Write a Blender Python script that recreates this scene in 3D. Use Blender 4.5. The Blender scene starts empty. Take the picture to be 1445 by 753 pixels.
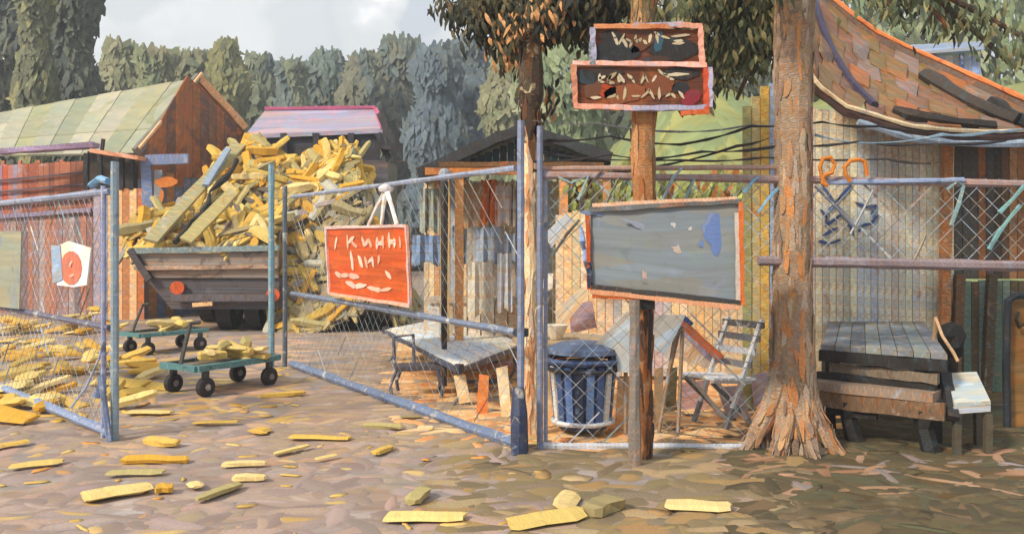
import bpy, math, random
from mathutils import Vector as V, Matrix
R = random.Random(7)
sc = bpy.context.scene
# ------------------------------------------------------------------ camera
F, EYE, HOR = 1250.0, 1.6, 340.0
cam = bpy.data.objects.new('camera', bpy.data.cameras.new('camera'))
sc.collection.objects.link(cam); sc.camera = cam
cam.location = (0, 0, EYE); cam.rotation_euler = (math.radians(90), 0, 0)
cam.data.sensor_width = 36; cam.data.lens = 36 * F / 1445
cam.data.shift_y = -(376.5 - HOR) / 1445
cam.data.clip_end = 600
# ------------------------------------------------------------------ colour management, sky, sun
def c(r, g, b):
    f = lambda v: (v / 255 / 12.92) if v / 255 <= .04045 else ((v / 255 + .055) / 1.055) ** 2.4
    return (f(r), f(g), f(b))
sc.view_settings.view_transform = 'Standard'; sc.view_settings.look = 'None'
sc.view_settings.exposure = 0.1; sc.view_settings.gamma = 1.0
SUN_EL, SUN_AZ = math.radians(38), math.radians(230)     # azimuth clockwise from +Y: behind the viewer, to the left
w = bpy.data.worlds.new('World'); sc.world = w; w.use_nodes = True
nt = w.node_tree; nt.nodes.clear()
def N(nt, t, **k):
    n = nt.nodes.new(t)
    for a, b in k.items(): setattr(n, a, b)
    return n
out = N(nt, 'ShaderNodeOutputWorld'); bg = N(nt, 'ShaderNodeBackground'); bg.inputs[1].default_value = .092
sky = N(nt, 'ShaderNodeTexSky', sky_type='NISHITA'); sky.sun_disc = False
sky.sun_elevation = SUN_EL; sky.sun_rotation = SUN_AZ
tc = N(nt, 'ShaderNodeTexCoord')
nz = N(nt, 'ShaderNodeTexNoise'); nz.inputs['Scale'].default_value = 7; nz.inputs['Detail'].default_value = 4
nt.links.new(tc.outputs['Generated'], nz.inputs['Vector'])
ma = N(nt, 'ShaderNodeVectorMath', operation='MULTIPLY_ADD'); ma.inputs[1].default_value = (.22, .22, .22)
nt.links.new(nz.outputs['Color'], ma.inputs[0]); nt.links.new(tc.outputs['Generated'], ma.inputs[2])
mp = N(nt, 'ShaderNodeMapping'); mp.inputs['Rotation'].default_value = (0, .5, 0); mp.inputs['Scale'].default_value = (1, 1, 1.6)
nt.links.new(ma.outputs[0], mp.inputs['Vector'])
vo = N(nt, 'ShaderNodeTexVoronoi', feature='SMOOTH_F1'); vo.inputs['Scale'].default_value = 11; vo.inputs['Smoothness'].default_value = .55
nt.links.new(mp.outputs[0], vo.inputs['Vector'])
cr = N(nt, 'ShaderNodeValToRGB'); e = cr.color_ramp.elements
e[0].position = 0; e[0].color = (9, 9.4, 9.8, 1); e[1].position = 1; e[1].color = (17, 16.6, 15.8, 1)
for p, k in ((.3, (7.6, 8.1, 8.8)), (.45, (9.5, 9.8, 9.7)), (.66, (11, 11.1, 11.1))):
    q = e.new(p); q.color = (*k, 1)
nt.links.new(vo.outputs['Color'], cr.inputs[0])
mx = N(nt, 'ShaderNodeMixRGB'); mx.inputs[0].default_value = .86
nt.links.new(sky.outputs[0], mx.inputs[1]); nt.links.new(cr.outputs[0], mx.inputs[2])
nt.links.new(mx.outputs[0], bg.inputs[0]); nt.links.new(bg.outputs[0], out.inputs[0])
sun = bpy.data.objects.new('sun', bpy.data.lights.new('sun', 'SUN')); sc.collection.objects.link(sun)
sun.data.energy = 4.1; sun.data.angle = math.radians(9); sun.data.color = (1, .87, .69)
sd = V((math.sin(SUN_AZ) * math.cos(SUN_EL), math.cos(SUN_AZ) * math.cos(SUN_EL), math.sin(SUN_EL)))
sun.rotation_euler = (-sd).to_track_quat('-Z', 'Y').to_euler()
sun.location = (0, 0, 20)

# ------------------------------------------------------------------ helpers
def P(px, py, Y): return V(((px - 722.5) / F * Y, Y, EYE - (py - HOR) / F * Y))
def G(px, py):
    Y = EYE * F / (py - HOR); return V(((px - 722.5) / F * Y, Y, 0))
def GX(px, Y): return (px - 722.5) / F * Y
def jit(k, a=.12, h=.04):
    s = 1 + R.uniform(-a, a)
    return tuple(max(0.003, v * s * (1 + R.uniform(-h, h))) for v in k)
def mixc(a, b, t): return tuple(x * (1 - t) + y * t for x, y in zip(a, b))

def paint(name, tints=(), patch=3.0, rough=.62, bump=.35, streak=.42, cover=.5, su=1.6, sv=26, dist=.006, spec=.3, hue=1.0, brush=.17):
    m = bpy.data.materials.new(name); m.use_nodes = True; t = m.node_tree
    b = t.nodes['Principled BSDF']; L = t.links.new
    b.inputs['Roughness'].default_value = rough; b.inputs['Specular IOR Level'].default_value = spec
    at = N(t, 'ShaderNodeAttribute', attribute_name='col')
    col = at.outputs['Color']
    geo = N(t, 'ShaderNodeNewGeometry')
    for i, (tc_, f) in enumerate(tints):
        pn = N(t, 'ShaderNodeTexNoise'); pn.inputs['Scale'].default_value = patch * (1 + .5 * i)
        pn.inputs['Detail'].default_value = 5; pn.inputs['Roughness'].default_value = .6; pn.inputs['Distortion'].default_value = 1.2
        ad = N(t, 'ShaderNodeVectorMath', operation='ADD'); ad.inputs[1].default_value = (17.3 * i, 5.1 * i, 9.7 * i)
        L(geo.outputs['Position'], ad.inputs[0]); L(ad.outputs[0], pn.inputs['Vector'])
        rp = N(t, 'ShaderNodeValToRGB'); th = .64 - .16 * cover
        rp.color_ramp.elements[0].position = th; rp.color_ramp.elements[1].position = th + .09
        rp.color_ramp.elements[1].color = (f, f, f, 1)
        L(pn.outputs['Fac'], rp.inputs[0])
        mm = N(t, 'ShaderNodeMixRGB'); mm.inputs[2].default_value = (*tc_, 1)
        L(rp.outputs[0], mm.inputs[0]); L(col, mm.inputs[1]); col = mm.outputs[0]
    uv = N(t, 'ShaderNodeUVMap'); mpg = N(t, 'ShaderNodeMapping'); mpg.inputs['Scale'].default_value = (su, sv, 1)
    L(uv.outputs[0], mpg.inputs['Vector'])
    sn = N(t, 'ShaderNodeTexNoise'); sn.inputs['Scale'].default_value = 1; sn.inputs['Detail'].default_value = 3
    sn.inputs['Distortion'].default_value = .5
    L(mpg.outputs[0], sn.inputs['Vector'])
    mr = N(t, 'ShaderNodeMapRange'); mr.inputs['From Min'].default_value = .25; mr.inputs['From Max'].default_value = .75
    mr.inputs['To Min'].default_value = 1 - streak; mr.inputs['To Max'].default_value = 1 + streak
    L(sn.outputs['Fac'], mr.inputs[0])
    # brush-sized patches: each cell a little lighter or darker, warmer or cooler
    mb = N(t, 'ShaderNodeMapping'); mb.inputs['Scale'].default_value = (su * 1.5, sv * .42, 1); L(uv.outputs[0], mb.inputs['Vector'])
    dn_ = N(t, 'ShaderNodeTexNoise'); dn_.inputs['Scale'].default_value = 1.3; dn_.inputs['Detail'].default_value = 3; L(mb.outputs[0], dn_.inputs['Vector'])
    da = N(t, 'ShaderNodeVectorMath', operation='MULTIPLY_ADD'); da.inputs[1].default_value = (.9, .9, 0); L(dn_.outputs['Color'], da.inputs[0]); L(mb.outputs[0], da.inputs[2])
    vr = N(t, 'ShaderNodeTexVoronoi', voronoi_dimensions='2D'); vr.inputs['Scale'].default_value = 1; L(da.outputs[0], vr.inputs['Vector'])
    sp = N(t, 'ShaderNodeSeparateColor'); L(vr.outputs['Color'], sp.inputs[0])
    hr = N(t, 'ShaderNodeValToRGB'); he_ = hr.color_ramp.elements; h_ = hue
    he_[0].position = .2; he_[0].color = (1 - .09 * h_, 1 - .01 * h_, 1 + .08 * h_, 1); he_[1].position = .8; he_[1].color = (1 + .17 * h_, 1 - .01 * h_, 1 - .2 * h_, 1)
    L(sp.outputs[1], hr.inputs[0])
    hm = N(t, 'ShaderNodeVectorMath', operation='MULTIPLY'); L(col, hm.inputs[0]); L(hr.outputs[0], hm.inputs[1])
    bv = N(t, 'ShaderNodeMapRange'); bv.inputs['To Min'].default_value = 1 - brush; bv.inputs['To Max'].default_value = 1 + brush; L(sp.outputs[0], bv.inputs[0])
    hs = N(t, 'ShaderNodeVectorMath', operation='SCALE'); L(hm.outputs[0], hs.inputs[0]); L(bv.outputs[0], hs.inputs['Scale']); col = hs.outputs[0]
    vm = N(t, 'ShaderNodeVectorMath', operation='SCALE'); L(col, vm.inputs[0]); L(mr.outputs[0], vm.inputs['Scale'])
    L(vm.outputs[0], b.inputs['Base Color'])
    bp = N(t, 'ShaderNodeBump'); bp.inputs['Strength'].default_value = bump; bp.inputs['Distance'].default_value = dist * 3
    L(sn.outputs['Fac'], bp.inputs['Height']); L(bp.outputs[0], b.inputs['Normal'])
    return m

class MB:
    def __init__(s): s.v = []; s.f = []; s.c = []; s.uv = []
    def face(s, idx, col, uv): s.f.append(idx); s.c.append(col); s.uv.append(uv)
    def dab(s, ctr, u, n, L, W, col, th=.01, k=4, rag=.25, bend=0.0, solid=True, taper=0.0, endcol=None):
        """a ragged, gently domed chip with u along its length and n its normal"""
        u = u.normalized(); n = n.normalized(); v = n.cross(u).normalized(); n = u.cross(v)
        o = len(s.v); uo, vo_ = R.uniform(0, 50), R.uniform(0, 50)
        pr = []
        for i in range(k + 1):
            t = i / k * 2 - 1
            w_ = (1 - abs(t) ** 3.2) * .72 + .28; w_ *= (1 - taper * (t * .5 + .5))
            a = W / 2 * w_ * (1 + R.uniform(-rag, rag)); b = W / 2 * w_ * (1 + R.uniform(-rag, rag))
            x = t * L / 2 * (1 + (R.uniform(-.08, .08))); dz = th - bend * t * t * L
            pr.append((x, a, b, dz))
            s.v.append(ctr + u * x + v * a + n * dz); s.v.append(ctr + u * (x + R.uniform(-.1, .1) * W) - v * b + n * dz)
        for i in range(k):
            a = o + 2 * i
            x0, a0, b0, _ = pr[i]; x1, a1, b1, _ = pr[i + 1]
            s.face((a, a + 1, a + 3, a + 2), endcol if endcol and i in (0, k - 1) else col, ((x0 + uo, a0 + vo_), (x0 + uo, -b0 + vo_), (x1 + uo, -b1 + vo_), (x1 + uo, a1 + vo_)))
        if solid:
            m = len(s.v)
            for i in range(k + 1):
                s.v.append(s.v[o + 2 * i] - n * th * 1.6); s.v.append(s.v[o + 2 * i + 1] - n * th * 1.6)
            d = mixc(col, (0, 0, 0), 0)
            z4 = ((uo, vo_), (uo + L / k, vo_), (uo + L / k, vo_ + th), (uo, vo_ + th))
            for i in range(k):
                a = o + 2 * i; b = m + 2 * i
                s.face((a, a + 2, b + 2, b), d, z4); s.face((a + 1, b + 1, b + 3, a + 3), d, z4)
            s.face((o, m, m + 1, o + 1), d, z4); e_ = o + 2 * k; g = m + 2 * k
            s.face((e_, e_ + 1, g + 1, g), d, z4)
    def smear(s, ctr, u, L, W, col, edge, h, k=7):
        """a scrap trodden into the earth: its middle clean, its rim dusted with the soil it lies in"""
        u = u.normalized(); v = V((-u.y, u.x, 0)); o = len(s.v); uo, vo_ = R.uniform(0, 50), R.uniform(0, 50)
        C_ = []; U_ = []; bow = R.uniform(-.15, .15) * L
        for i in range(k + 1):
            t = i / k * 2 - 1; w_ = max(.12, (1 - abs(t) ** 2.6)); x = t * L / 2; y0 = bow * t * t
            for j, e_ in enumerate((-1, -.4, .4, 1)):
                y = y0 + e_ * W / 2 * w_ * (1 + R.uniform(-.3, .3) * (abs(e_) > .9)); mid = abs(e_) < .9
                q = ctr + u * (x + R.uniform(-.06, .06) * W) + v * y; q.z = ctr.z + h if mid and 0 < i < k else -.002; s.v.append(q)
                f = (.9 if mid else .05) * (0 if i in (0, k) else .6 if i in (1, k - 1) else 1)
                C_.append(mixc(edge, col, f * .85)); U_.append((uo + x, vo_ + y))
        for i in range(k):
            for j in range(3):
                q = (i * 4 + j, i * 4 + j + 1, i * 4 + j + 5, i * 4 + j + 4)[::-1]
                s.f.append(tuple(o + a for a in q)); s.c.append(tuple(C_[a] for a in q)); s.uv.append(tuple(U_[a] for a in q))
    def beam(s, p0, p1, w_, h, col, up=V((0, 0, 1)), seg=1, rag=0.0, taper=1.0):
        """a bar from p0 to p1, w_ wide and h thick; rag makes its edges uneven"""
        d = p1 - p0; L = d.length; u = d.normalized()
        if abs(u.dot(up)) > .97: up = V((0, -1, 0)) if abs(u.y) < .9 else V((1, 0, 0))
        a = up.cross(u).normalized(); n = u.cross(a)
        o = len(s.v); uo, vo_ = R.uniform(0, 50), R.uniform(0, 50)
        for i in range(seg + 1):
            t = i / seg; k = 1 + (taper - 1) * t
            for sx, sy in ((-1, -1), (1, -1), (1, 1), (-1, 1)):
                s.v.append(p0 + d * t + a * (sx * w_ / 2 * k * (1 + R.uniform(-rag, rag))) + n * (sy * h / 2 * k * (1 + R.uniform(-rag, rag))))
        for i in range(seg):
            x0, x1 = uo + L * i / seg, uo + L * (i + 1) / seg
            for j in range(4):
                q = (j + 1) % 4; A = o + 4 * i; ww = w_ if j % 2 == 0 else h
                s.face((A + j, A + q, A + 4 + q, A + 4 + j), col, ((x0, vo_ + j), (x0, vo_ + j + ww), (x1, vo_ + j + ww), (x1, vo_ + j)))
        z4 = ((uo, vo_), (uo + w_, vo_), (uo + w_, vo_ + h), (uo, vo_ + h))
        s.face((o + 3, o + 2, o + 1, o), col, z4); e_ = o + 4 * seg; s.face((e_, e_ + 1, e_ + 2, e_ + 3), col, z4)
    def box(s, ctr, x, y, z, col, rz=0, rag=0.0):
        u = V((math.cos(rz), math.sin(rz), 0))
        s.beam(ctr - u * x / 2, ctr + u * x / 2, y, z, col, V((0, 0, 1)), 3 if rag else 1, rag)
    def tube(s, pts, r, col, n=6, cap=True, cols=None, lump=0.0):
        rs = r if isinstance(r, (list, tuple)) else [r] * len(pts)
        o = len(s.v); uo, vo_ = R.uniform(0, 50), R.uniform(0, 50); ax = None; acc = [0]
        for i, p in enumerate(pts):
            d = (pts[min(i + 1, len(pts) - 1)] - pts[max(i - 1, 0)]).normalized()
            if ax is None: ax = (V((0, 0, 1)) if abs(d.z) < .9 else V((1, 0, 0))).cross(d).normalized()
            else: ax = (ax - d * ax.dot(d)).normalized()
            b = d.cross(ax)
            for j in range(n):
                t = math.tau * j / n; rr = rs[i] * (1 + R.uniform(-lump, lump))
                s.v.append(p + (ax * math.cos(t) + b * math.sin(t)) * rr)
            if i: acc.append(acc[-1] + (p - pts[i - 1]).length)
        for i in range(len(pts) - 1):
            for j in range(n):
                q = (j + 1) % n; A = o + n * i; cw = math.tau * rs[i] / n
                cc = cols(i, j) if cols else col
                s.face((A + j, A + q, A + n + q, A + n + j), cc, ((uo + acc[i], vo_ + j * cw), (uo + acc[i], vo_ + (j + 1) * cw), (uo + acc[i + 1], vo_ + (j + 1) * cw), (uo + acc[i + 1], vo_ + j * cw)))
        if cap:
            s.face(tuple(o + n - 1 - j for j in range(n)), col, tuple((uo + .01 * j, vo_) for j in range(n)))
            e_ = o + n * (len(pts) - 1); s.face(tuple(e_ + j for j in range(n)), col, tuple((uo + .01 * j, vo_) for j in range(n)))
    def prism(s, pts, ext, col, ud=None):
        """flat polygon pts (any plane) extruded by the vector ext"""
        o = len(s.v); n = len(pts); uo, vo_ = R.uniform(0, 50), R.uniform(0, 50)
        ud = (ud or (pts[1] - pts[0])).normalized(); vd = ext.normalized().cross(ud)
        uvp = [(uo + p.dot(ud), vo_ + p.dot(vd)) for p in pts]
        for p in pts: s.v.append(p.copy())
        for p in pts: s.v.append(p + ext)
        s.face(tuple(range(o, o + n)), col, tuple(uvp)); s.face(tuple(o + n + n - 1 - j for j in range(n)), col, tuple(reversed(uvp)))
        for j in range(n):
            q = (j + 1) % n
            s.face((o + j, o + n + j, o + n + q, o + q), col, (uvp[j], uvp[j], uvp[q], uvp[q]))
    def build(s, name, m, parent=None, origin=None, smooth=False):
        og = V(parent['_loc']) if parent is not None else (origin or V((0, 0, 0)))
        me = bpy.data.meshes.new(name); me.from_pydata([tuple(p - og) for p in s.v], [], s.f)
        ul = me.uv_layers.new(name='UVMap'); ca = me.color_attributes.new('col', 'FLOAT_COLOR', 'CORNER')
        fu = []; fc = []
        for f_, k, u in zip(s.f, s.c, s.uv):
            for q in u: fu += q
            if isinstance(k[0], tuple):
                for kk in k: fc += [kk[0], kk[1], kk[2], 1.0]
            else: fc += [k[0], k[1], k[2], 1.0] * len(f_)
        ul.data.foreach_set('uv', fu); ca.data.foreach_set('color', fc)
        me.materials.append(m)
        if smooth: me.polygons.foreach_set('use_smooth', [True] * len(me.polygons))
        o = bpy.data.objects.new(name, me); sc.collection.objects.link(o)
        if parent is not None:
            o.parent = parent; o['_loc'] = tuple(og)
        else: o.location = og; o['_loc'] = tuple(og)
        return o
def tag(o, label=None, cat=None, group=None, kind=None):
    for k, v in (('label', label), ('category', cat), ('group', group), ('kind', kind)):
        if v: o[k] = v
    return o
def thing(name, label, cat, loc, group=None):
    o = bpy.data.objects.new(name, None); sc.collection.objects.link(o); o.location = loc; o['_loc'] = tuple(loc)
    o.empty_display_size = .2
    return tag(o, label, cat, group)
def solo(mb, name, m, label, cat, origin, group=None, **k):
    return tag(mb.build(name, m, None, V(origin), **k), label, cat, group)

# palette, from the paint
LILAC = c(134, 118, 114); BROWN = c(112, 96, 80); PEACH = c(232, 190, 140); ORANGE = c(196, 96, 32); RUST = c(150, 78, 38)
CREAM = c(226, 206, 162); OCHRE = c(200, 160, 70); YEL = c(210, 182, 102); PALEY = c(222, 204, 146); GOLD = c(198, 148, 40)
OLIVE = c(116, 108, 66); DKGRN = c(66, 70, 52); GREEN = c(134, 146, 86); LGREEN = c(150, 162, 112); BLUEG = c(140, 156, 176)
PBLUE = c(160, 178, 206); GREY = c(128, 132, 132); DGREY = c(72, 72, 76); NAVY = c(52, 62, 88); TEAL = c(112, 158, 162); DTEAL = c(38, 62, 70)
BLACK = c(36, 34, 34); WHITE = c(222, 222, 214); LAV = c(168, 152, 158); GRN = c(96, 104, 92); BLUG = c(98, 110, 116)

M = dict(
    ground=paint('trodden_ground', [(c(146, 130, 108), .8), (c(172, 158, 152), .7), (c(134, 120, 116), .6), (c(168, 140, 118), .4)], 1.6, .85, .5, .18, .6, 3.4, 9, .02, .15),
    yard=paint('sandy_yard_earth', [(c(198, 110, 44), .8), (CREAM, .8), (c(178, 128, 80), .7)], 2.2, .85, .5, .15, .6, 3, 6, .02, .15),
    litter=paint('litter', [(c(150, 130, 108), .35)], 3, .85, .25, .15, .5, 3, 20, .004, .15, .6, .08),
    wood=paint('split_wood', [(c(214, 176, 96), .4), (c(170, 146, 110), .5)], 5, .7, .4, .2, .3, 1, 50, .004, .2, .35, .07),
    plank=paint('weathered_planks', [(PBLUE, .45), (c(170, 110, 70), .5)], 3.2, .75, .5, .3, .35, 1.2, 30),
    gable=paint('stained_brown_boards', [(c(186, 112, 62), .6), (c(92, 74, 70), .6)], 1.4, .8, .5, .3, .5, 1.2, 20),
    roofg=paint('mossy_grey_roof', [(c(132, 132, 84), .6), (c(150, 152, 144), .5)], .9, .75, .4, .15, .45, 1, 4, .006, .2, .35, .07),
    rust=paint('patched_rust_roof', [(c(188, 112, 56), .5), (c(112, 104, 70), .6), (c(124, 120, 122), .5)], 2.6, .7, .6, .3, .5, 1.2, 18),
    metal=paint('painted_steel', [(c(80, 88, 106), .6), (c(200, 202, 200), .6)], 5, .45, .4, .3, .42, 1.2, 30, .004, .5),
    dark=paint('dark_painted_wood', [(c(84, 70, 60), .6), (c(60, 84, 96), .5)], 4, .6, .5, .35, .4, 1.5, 24),
    bark=paint('bark', [(c(206, 134, 76), .55), (c(96, 86, 80), .5), (c(176, 160, 150), .55)], 4.2, .8, .6, .3, .34, 1.5, 14, .02),
    leaf=paint('foliage', [], 2, .7, .3, .25, .5, 2, 10),
    far=paint('far_foliage', [(c(120, 128, 112), .5)], .25, .8, .3, .2, .4, .6, 3),
    board=paint('grey_board', [(c(120, 134, 128), .55), (c(126, 136, 160), .5), (c(104, 108, 108), .5)], 2.3, .5, .3, .16, .4, 1.2, 12, .004, .4, .7, .08),
    orange=paint('orange_sign_paint', [(c(168, 70, 16), .8), (c(214, 110, 40), .5)], 3.4, .5, .5, .25, .45, 2, 18, .005, .4),
    letter=paint('lettering_paint', [], 3, .5, .5, .3, .5, 3, 60, .004, .4),
    cloth=paint('pale_cloth', [(c(170, 180, 196), .6), (c(226, 206, 172), .4)], 3, .8, .3, .15, .4, 1, 14),
    rubber=paint('black_rubber', [(DGREY, .6)], 8, .7, .4, .3, .4),
    blue=paint('blue_bin_paint', [(c(40, 50, 70), .7), (c(150, 170, 200), .6)], 6, .45, .4, .3, .4, 1.2, 24, .004, .5),
    tealm=paint('teal_steel', [(c(40, 58, 62), .7), (c(140, 190, 200), .6)], 9, .45, .5, .3, .4, 1.2, 30, .004, .5),
    truck=paint('truck_steel', [(c(104, 96, 100), .6), (c(60, 56, 62), .6)], 2.6, .55, .6, .3, .5, 1, 20, .01, .4),
)

# ------------------------------------------------------------------ the setting: ground, yard, bank, hills
def sheet(name, x0, x1, y0, y1, nx, ny, hf, col, m, uvs=1.0):
    b = MB(); g = {}
    for j in range(ny + 1):
        for i in range(nx + 1):
            t = j / ny; y = y0 + (y1 - y0) * t ** 2.2; x = x0 + (x1 - x0) * i / nx
            g[i, j] = len(b.v); b.v.append(V((x, y, hf(x, y))))
    for j in range(ny):
        for i in range(nx):
            q = (g[i, j], g[i + 1, j], g[i + 1, j + 1], g[i, j + 1])
            b.face(q, col, tuple((b.v[k].x * uvs, b.v[k].y * uvs) for k in q))
    o = b.build(name, m, smooth=True); tag(o, kind='structure'); return o
sheet('ground', -84, 84, -10, 124, 40, 60, lambda x, y: 0, c(152, 136, 126), M['ground'])
# yard of bright sandy earth behind the fence, an irregular patch
def patch(name, pts, z, col, m):
    b = MB(); b.prism([V((x, y, z)) for x, y in pts], V((0, 0, -.003)), col, V((1, 0, 0)))
    b.f = b.f[:1]; b.c = b.c[:1]; b.uv = b.uv[:1]
    return tag(b.build(name, m), kind='structure')
yard = patch('yard_ground', [(-.3, 7.2), (.1, 6.72), (1.6, 6.75), (3.0, 6.72), (3.6, 7.6), (4.5, 9.4), (3.2, 15), (-.2, 17), (-1.8, 14), (-1.3, 9.6)], .004, c(222, 176, 122), M['yard'])
patch('shaded_earth', [(1.9, 6.3), (1.7, 5.6), (1.75, 4.9), (2.2, 4.2), (6, 4.0), (9, 8), (9, 14), (4.9, 12), (3.3, 9.2), (2.7, 6.9)], .008, c(86, 76, 58), paint('shade_dark_leafy_earth', [(c(110, 94, 72), .7), (c(74, 84, 62), .6)], 2, .9, .5, .2, .5, 3, 5, .02, .1))  # leafy earth, with the trees' shade put into its dark colour
# grassy bank and hills behind
def bank_h(x, y):
    t = max(0, min(1, (y - 13) / 9)); e_ = max(0, min(1, (x - .8) / 2.5))
    return 4.9 * t * t * (3 - 2 * t) * e_ * (1 + .1 * math.sin(x * 1.7) + .08 * math.sin(y * 1.3)) - .05
sheet('grassy_bank', .6, 24, 12.5, 40, 24, 24, bank_h, c(136, 144, 98), paint('bank_grass', [(c(156, 160, 110), .6), (c(112, 120, 74), .6)], 1.1, .85, .5, .3, .5, 1, 4, .03, .1))
def hill_h(x, y):
    t = max(0, min(1, (y - 62) / 60)); return 17 * t * (1 + .25 * math.sin(x * .045 + 1) + .1 * math.sin(x * .13)) - .3
sheet('wooded_hill', -80, 80, 61, 122, 40, 12, hill_h, c(104, 114, 104), M['far'])

# ------------------------------------------------------------------ trees of the background
def crown_mass(b, cx, cy, z0, z1, r, n, cols, L, W, vert=.8, top=.45):
    for _ in range(n):
        t = R.random() ** .85; z = z0 + (z1 - z0) * t
        rr = r * (1 - (1 - top) * t ** 1.5) * (.45 + .55 * R.random() ** .5) * (1 + .25 * math.sin(z * 1.7 + cx))
        a = R.uniform(0, math.tau)
        p = V((cx + math.cos(a) * rr, cy + math.sin(a) * rr, z))
        n_ = V((math.cos(a) * .25 + R.uniform(-.3, .3), -1, R.uniform(-.1, .6)))
        u = V((R.uniform(-.3, .3), R.uniform(-.1, .1), 1 if R.random() < vert else R.uniform(-.6, .6)))
        u = u - n_ * u.dot(n_) / n_.length_squared
        if u.length < .1: continue
        k = cols[int(R.random() * len(cols)) if R.random() < .2 else int((math.sin(cx * 3 + p.x * 1.1 + z * .35) * .5 + .5) * .999 * len(cols))]
        b.dab(p, u, n_, L * R.uniform(.4, 1.3), W * R.uniform(.5, 1.3), jit(mixc(k, c(84, 96, 98), .3), .06, .04), .02, 2, .4, .03, False)  # crowns drawn towards slate, standing in for distance haze
def far_tree(px, base_py, Y, top_py, wpx, cols, label, n=330, kind='tree', top=.45, vert=.85, name='broadleaf_tree', crown_from=.1):
    x = GX(px, Y); H = P(0, top_py, Y).z; r = wpx / F * Y / 2
    t = thing(name, label, kind, (x, Y, 0), 'trees beyond the yard')
    b = MB(); h2 = H * .75
    b.tube([V((x + math.sin(i * 1.3) * r * .05, Y, h2 * i / 5)) for i in range(6)], [r * .11 * (1 - i * .15) + .04 for i in range(6)], jit(c(88, 76, 62)), 7)
    for i in range(6):
        a = R.uniform(0, math.tau); z = h2 * R.uniform(.35, .95)
        b.tube([V((x, Y, z)), V((x + math.cos(a) * r * .4, Y + math.sin(a) * r * .4, z + r * .3)), V((x + math.cos(a) * r * .8, Y + math.sin(a) * r * .8, z + r * .5))], [r * .05, r * .035, .03], c(84, 72, 60), 5)
    b.build('trunk', M['bark'], t)
    b = MB(); s = Y / 50
    crown_mass(b, x, Y, H * crown_from, H, r * 1.15, int(n * 6), cols, .95 * s, .36 * s, .7, top)
    b.build('crown', M['leaf'], t)
DG = [c(72, 76, 60), c(82, 86, 66), c(66, 72, 62), c(92, 94, 70)]
YG = [c(138, 134, 66), c(122, 122, 66), c(150, 144, 84), c(104, 104, 66)]
OG = [c(128, 136, 86), c(140, 146, 100), c(112, 122, 82), c(146, 142, 100)]
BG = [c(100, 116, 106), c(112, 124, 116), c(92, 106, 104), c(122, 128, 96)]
BL = [c(92, 108, 122), c(102, 118, 130), c(86, 102, 118), c(98, 108, 108)]  # slate blues put the haze of distance into the leaf colour
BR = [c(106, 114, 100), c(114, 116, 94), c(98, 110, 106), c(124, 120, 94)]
for a in [
    (12, 0, 33, -80, 120, DG, 'tall dark green tree at the left edge above the grey shed roof', 520, 'tree', .8),
    (50, 0, 29, -70, 44, YG, 'yellow-green tree squeezed between two tall dark trees at the far left', 420, 'tree', .8),
    (100, 0, 32, -90, 66, DG, 'tall dark olive tree, right-hand one of the dark pair behind the shed', 480, 'tree', .85),
    (168, 0, 46, 66, 84, OG, 'low olive tree just right of the tall dark trees', 360, 'tree', .5),
    (220, 0, 44, 76, 84, OG, 'olive green tree rising behind the shed ridge', 360, 'tree', .5),
    (268, 0, 48, 78, 76, OG, 'pale green tree behind the peak of the shed gable', 330, 'tree', .5),
    (318, 0, 46, 64, 70, YG, 'yellowish tree right of the shed gable peak', 330, 'tree', .5),
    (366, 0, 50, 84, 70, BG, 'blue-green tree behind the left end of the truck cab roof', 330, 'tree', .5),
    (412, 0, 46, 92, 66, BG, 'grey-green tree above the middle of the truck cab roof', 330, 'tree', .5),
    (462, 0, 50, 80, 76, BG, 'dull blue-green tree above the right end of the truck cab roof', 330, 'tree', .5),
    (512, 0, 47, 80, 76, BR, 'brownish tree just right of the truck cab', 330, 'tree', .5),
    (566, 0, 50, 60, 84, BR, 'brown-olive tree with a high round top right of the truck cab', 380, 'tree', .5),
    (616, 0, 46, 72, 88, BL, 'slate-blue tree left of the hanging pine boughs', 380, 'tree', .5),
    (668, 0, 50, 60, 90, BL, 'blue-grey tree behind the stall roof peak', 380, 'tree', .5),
    (716, 0, 44, 66, 80, OG, 'olive tree behind the slim pale-trunked pine', 330, 'tree', .5),
    ]: far_tree(*a)
LG = [c(140, 154, 106), c(148, 160, 112), c(128, 144, 98), c(166, 168, 128)]
for a in [
    (790, 0, 33, 10, 120, LG, 'light green tree filling the gap left of the two-tier sign', 330, 'tree', .6),
    (880, 0, 36, -40, 130, LG, 'light green tree directly behind the two-tier sign', 330, 'tree', .7),
    (1010, 0, 34, -60, 130, [c(92, 96, 72), c(78, 84, 64), c(108, 112, 84), c(128, 124, 110)], 'dark olive tree between the two-tier sign and the big trunk', 420, 'tree', .8),
    (1200, 0, 34, -60, 130, LG, 'light green tree above the left of the rusty roof', 330, 'tree', .7),
    (1300, 0, 38, -70, 140, LG, 'light green tree behind the blue hut', 380, 'tree', .8),
    (1410, 0, 34, -80, 150, LG, 'light green tree at the far right edge above the roof', 380, 'tree', .8),
    ]: far_tree(*a)
b = MB()
for _ in range(13000):
    x, y = R.uniform(-34, 30), R.uniform(50, 60)
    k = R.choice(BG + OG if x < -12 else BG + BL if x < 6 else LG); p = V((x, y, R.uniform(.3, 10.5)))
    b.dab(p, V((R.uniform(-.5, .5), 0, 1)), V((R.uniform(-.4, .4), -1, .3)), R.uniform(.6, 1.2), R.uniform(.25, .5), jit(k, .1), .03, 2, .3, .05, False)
tag(b.build('far_woodland', M['leaf']), kind='stuff')

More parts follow.
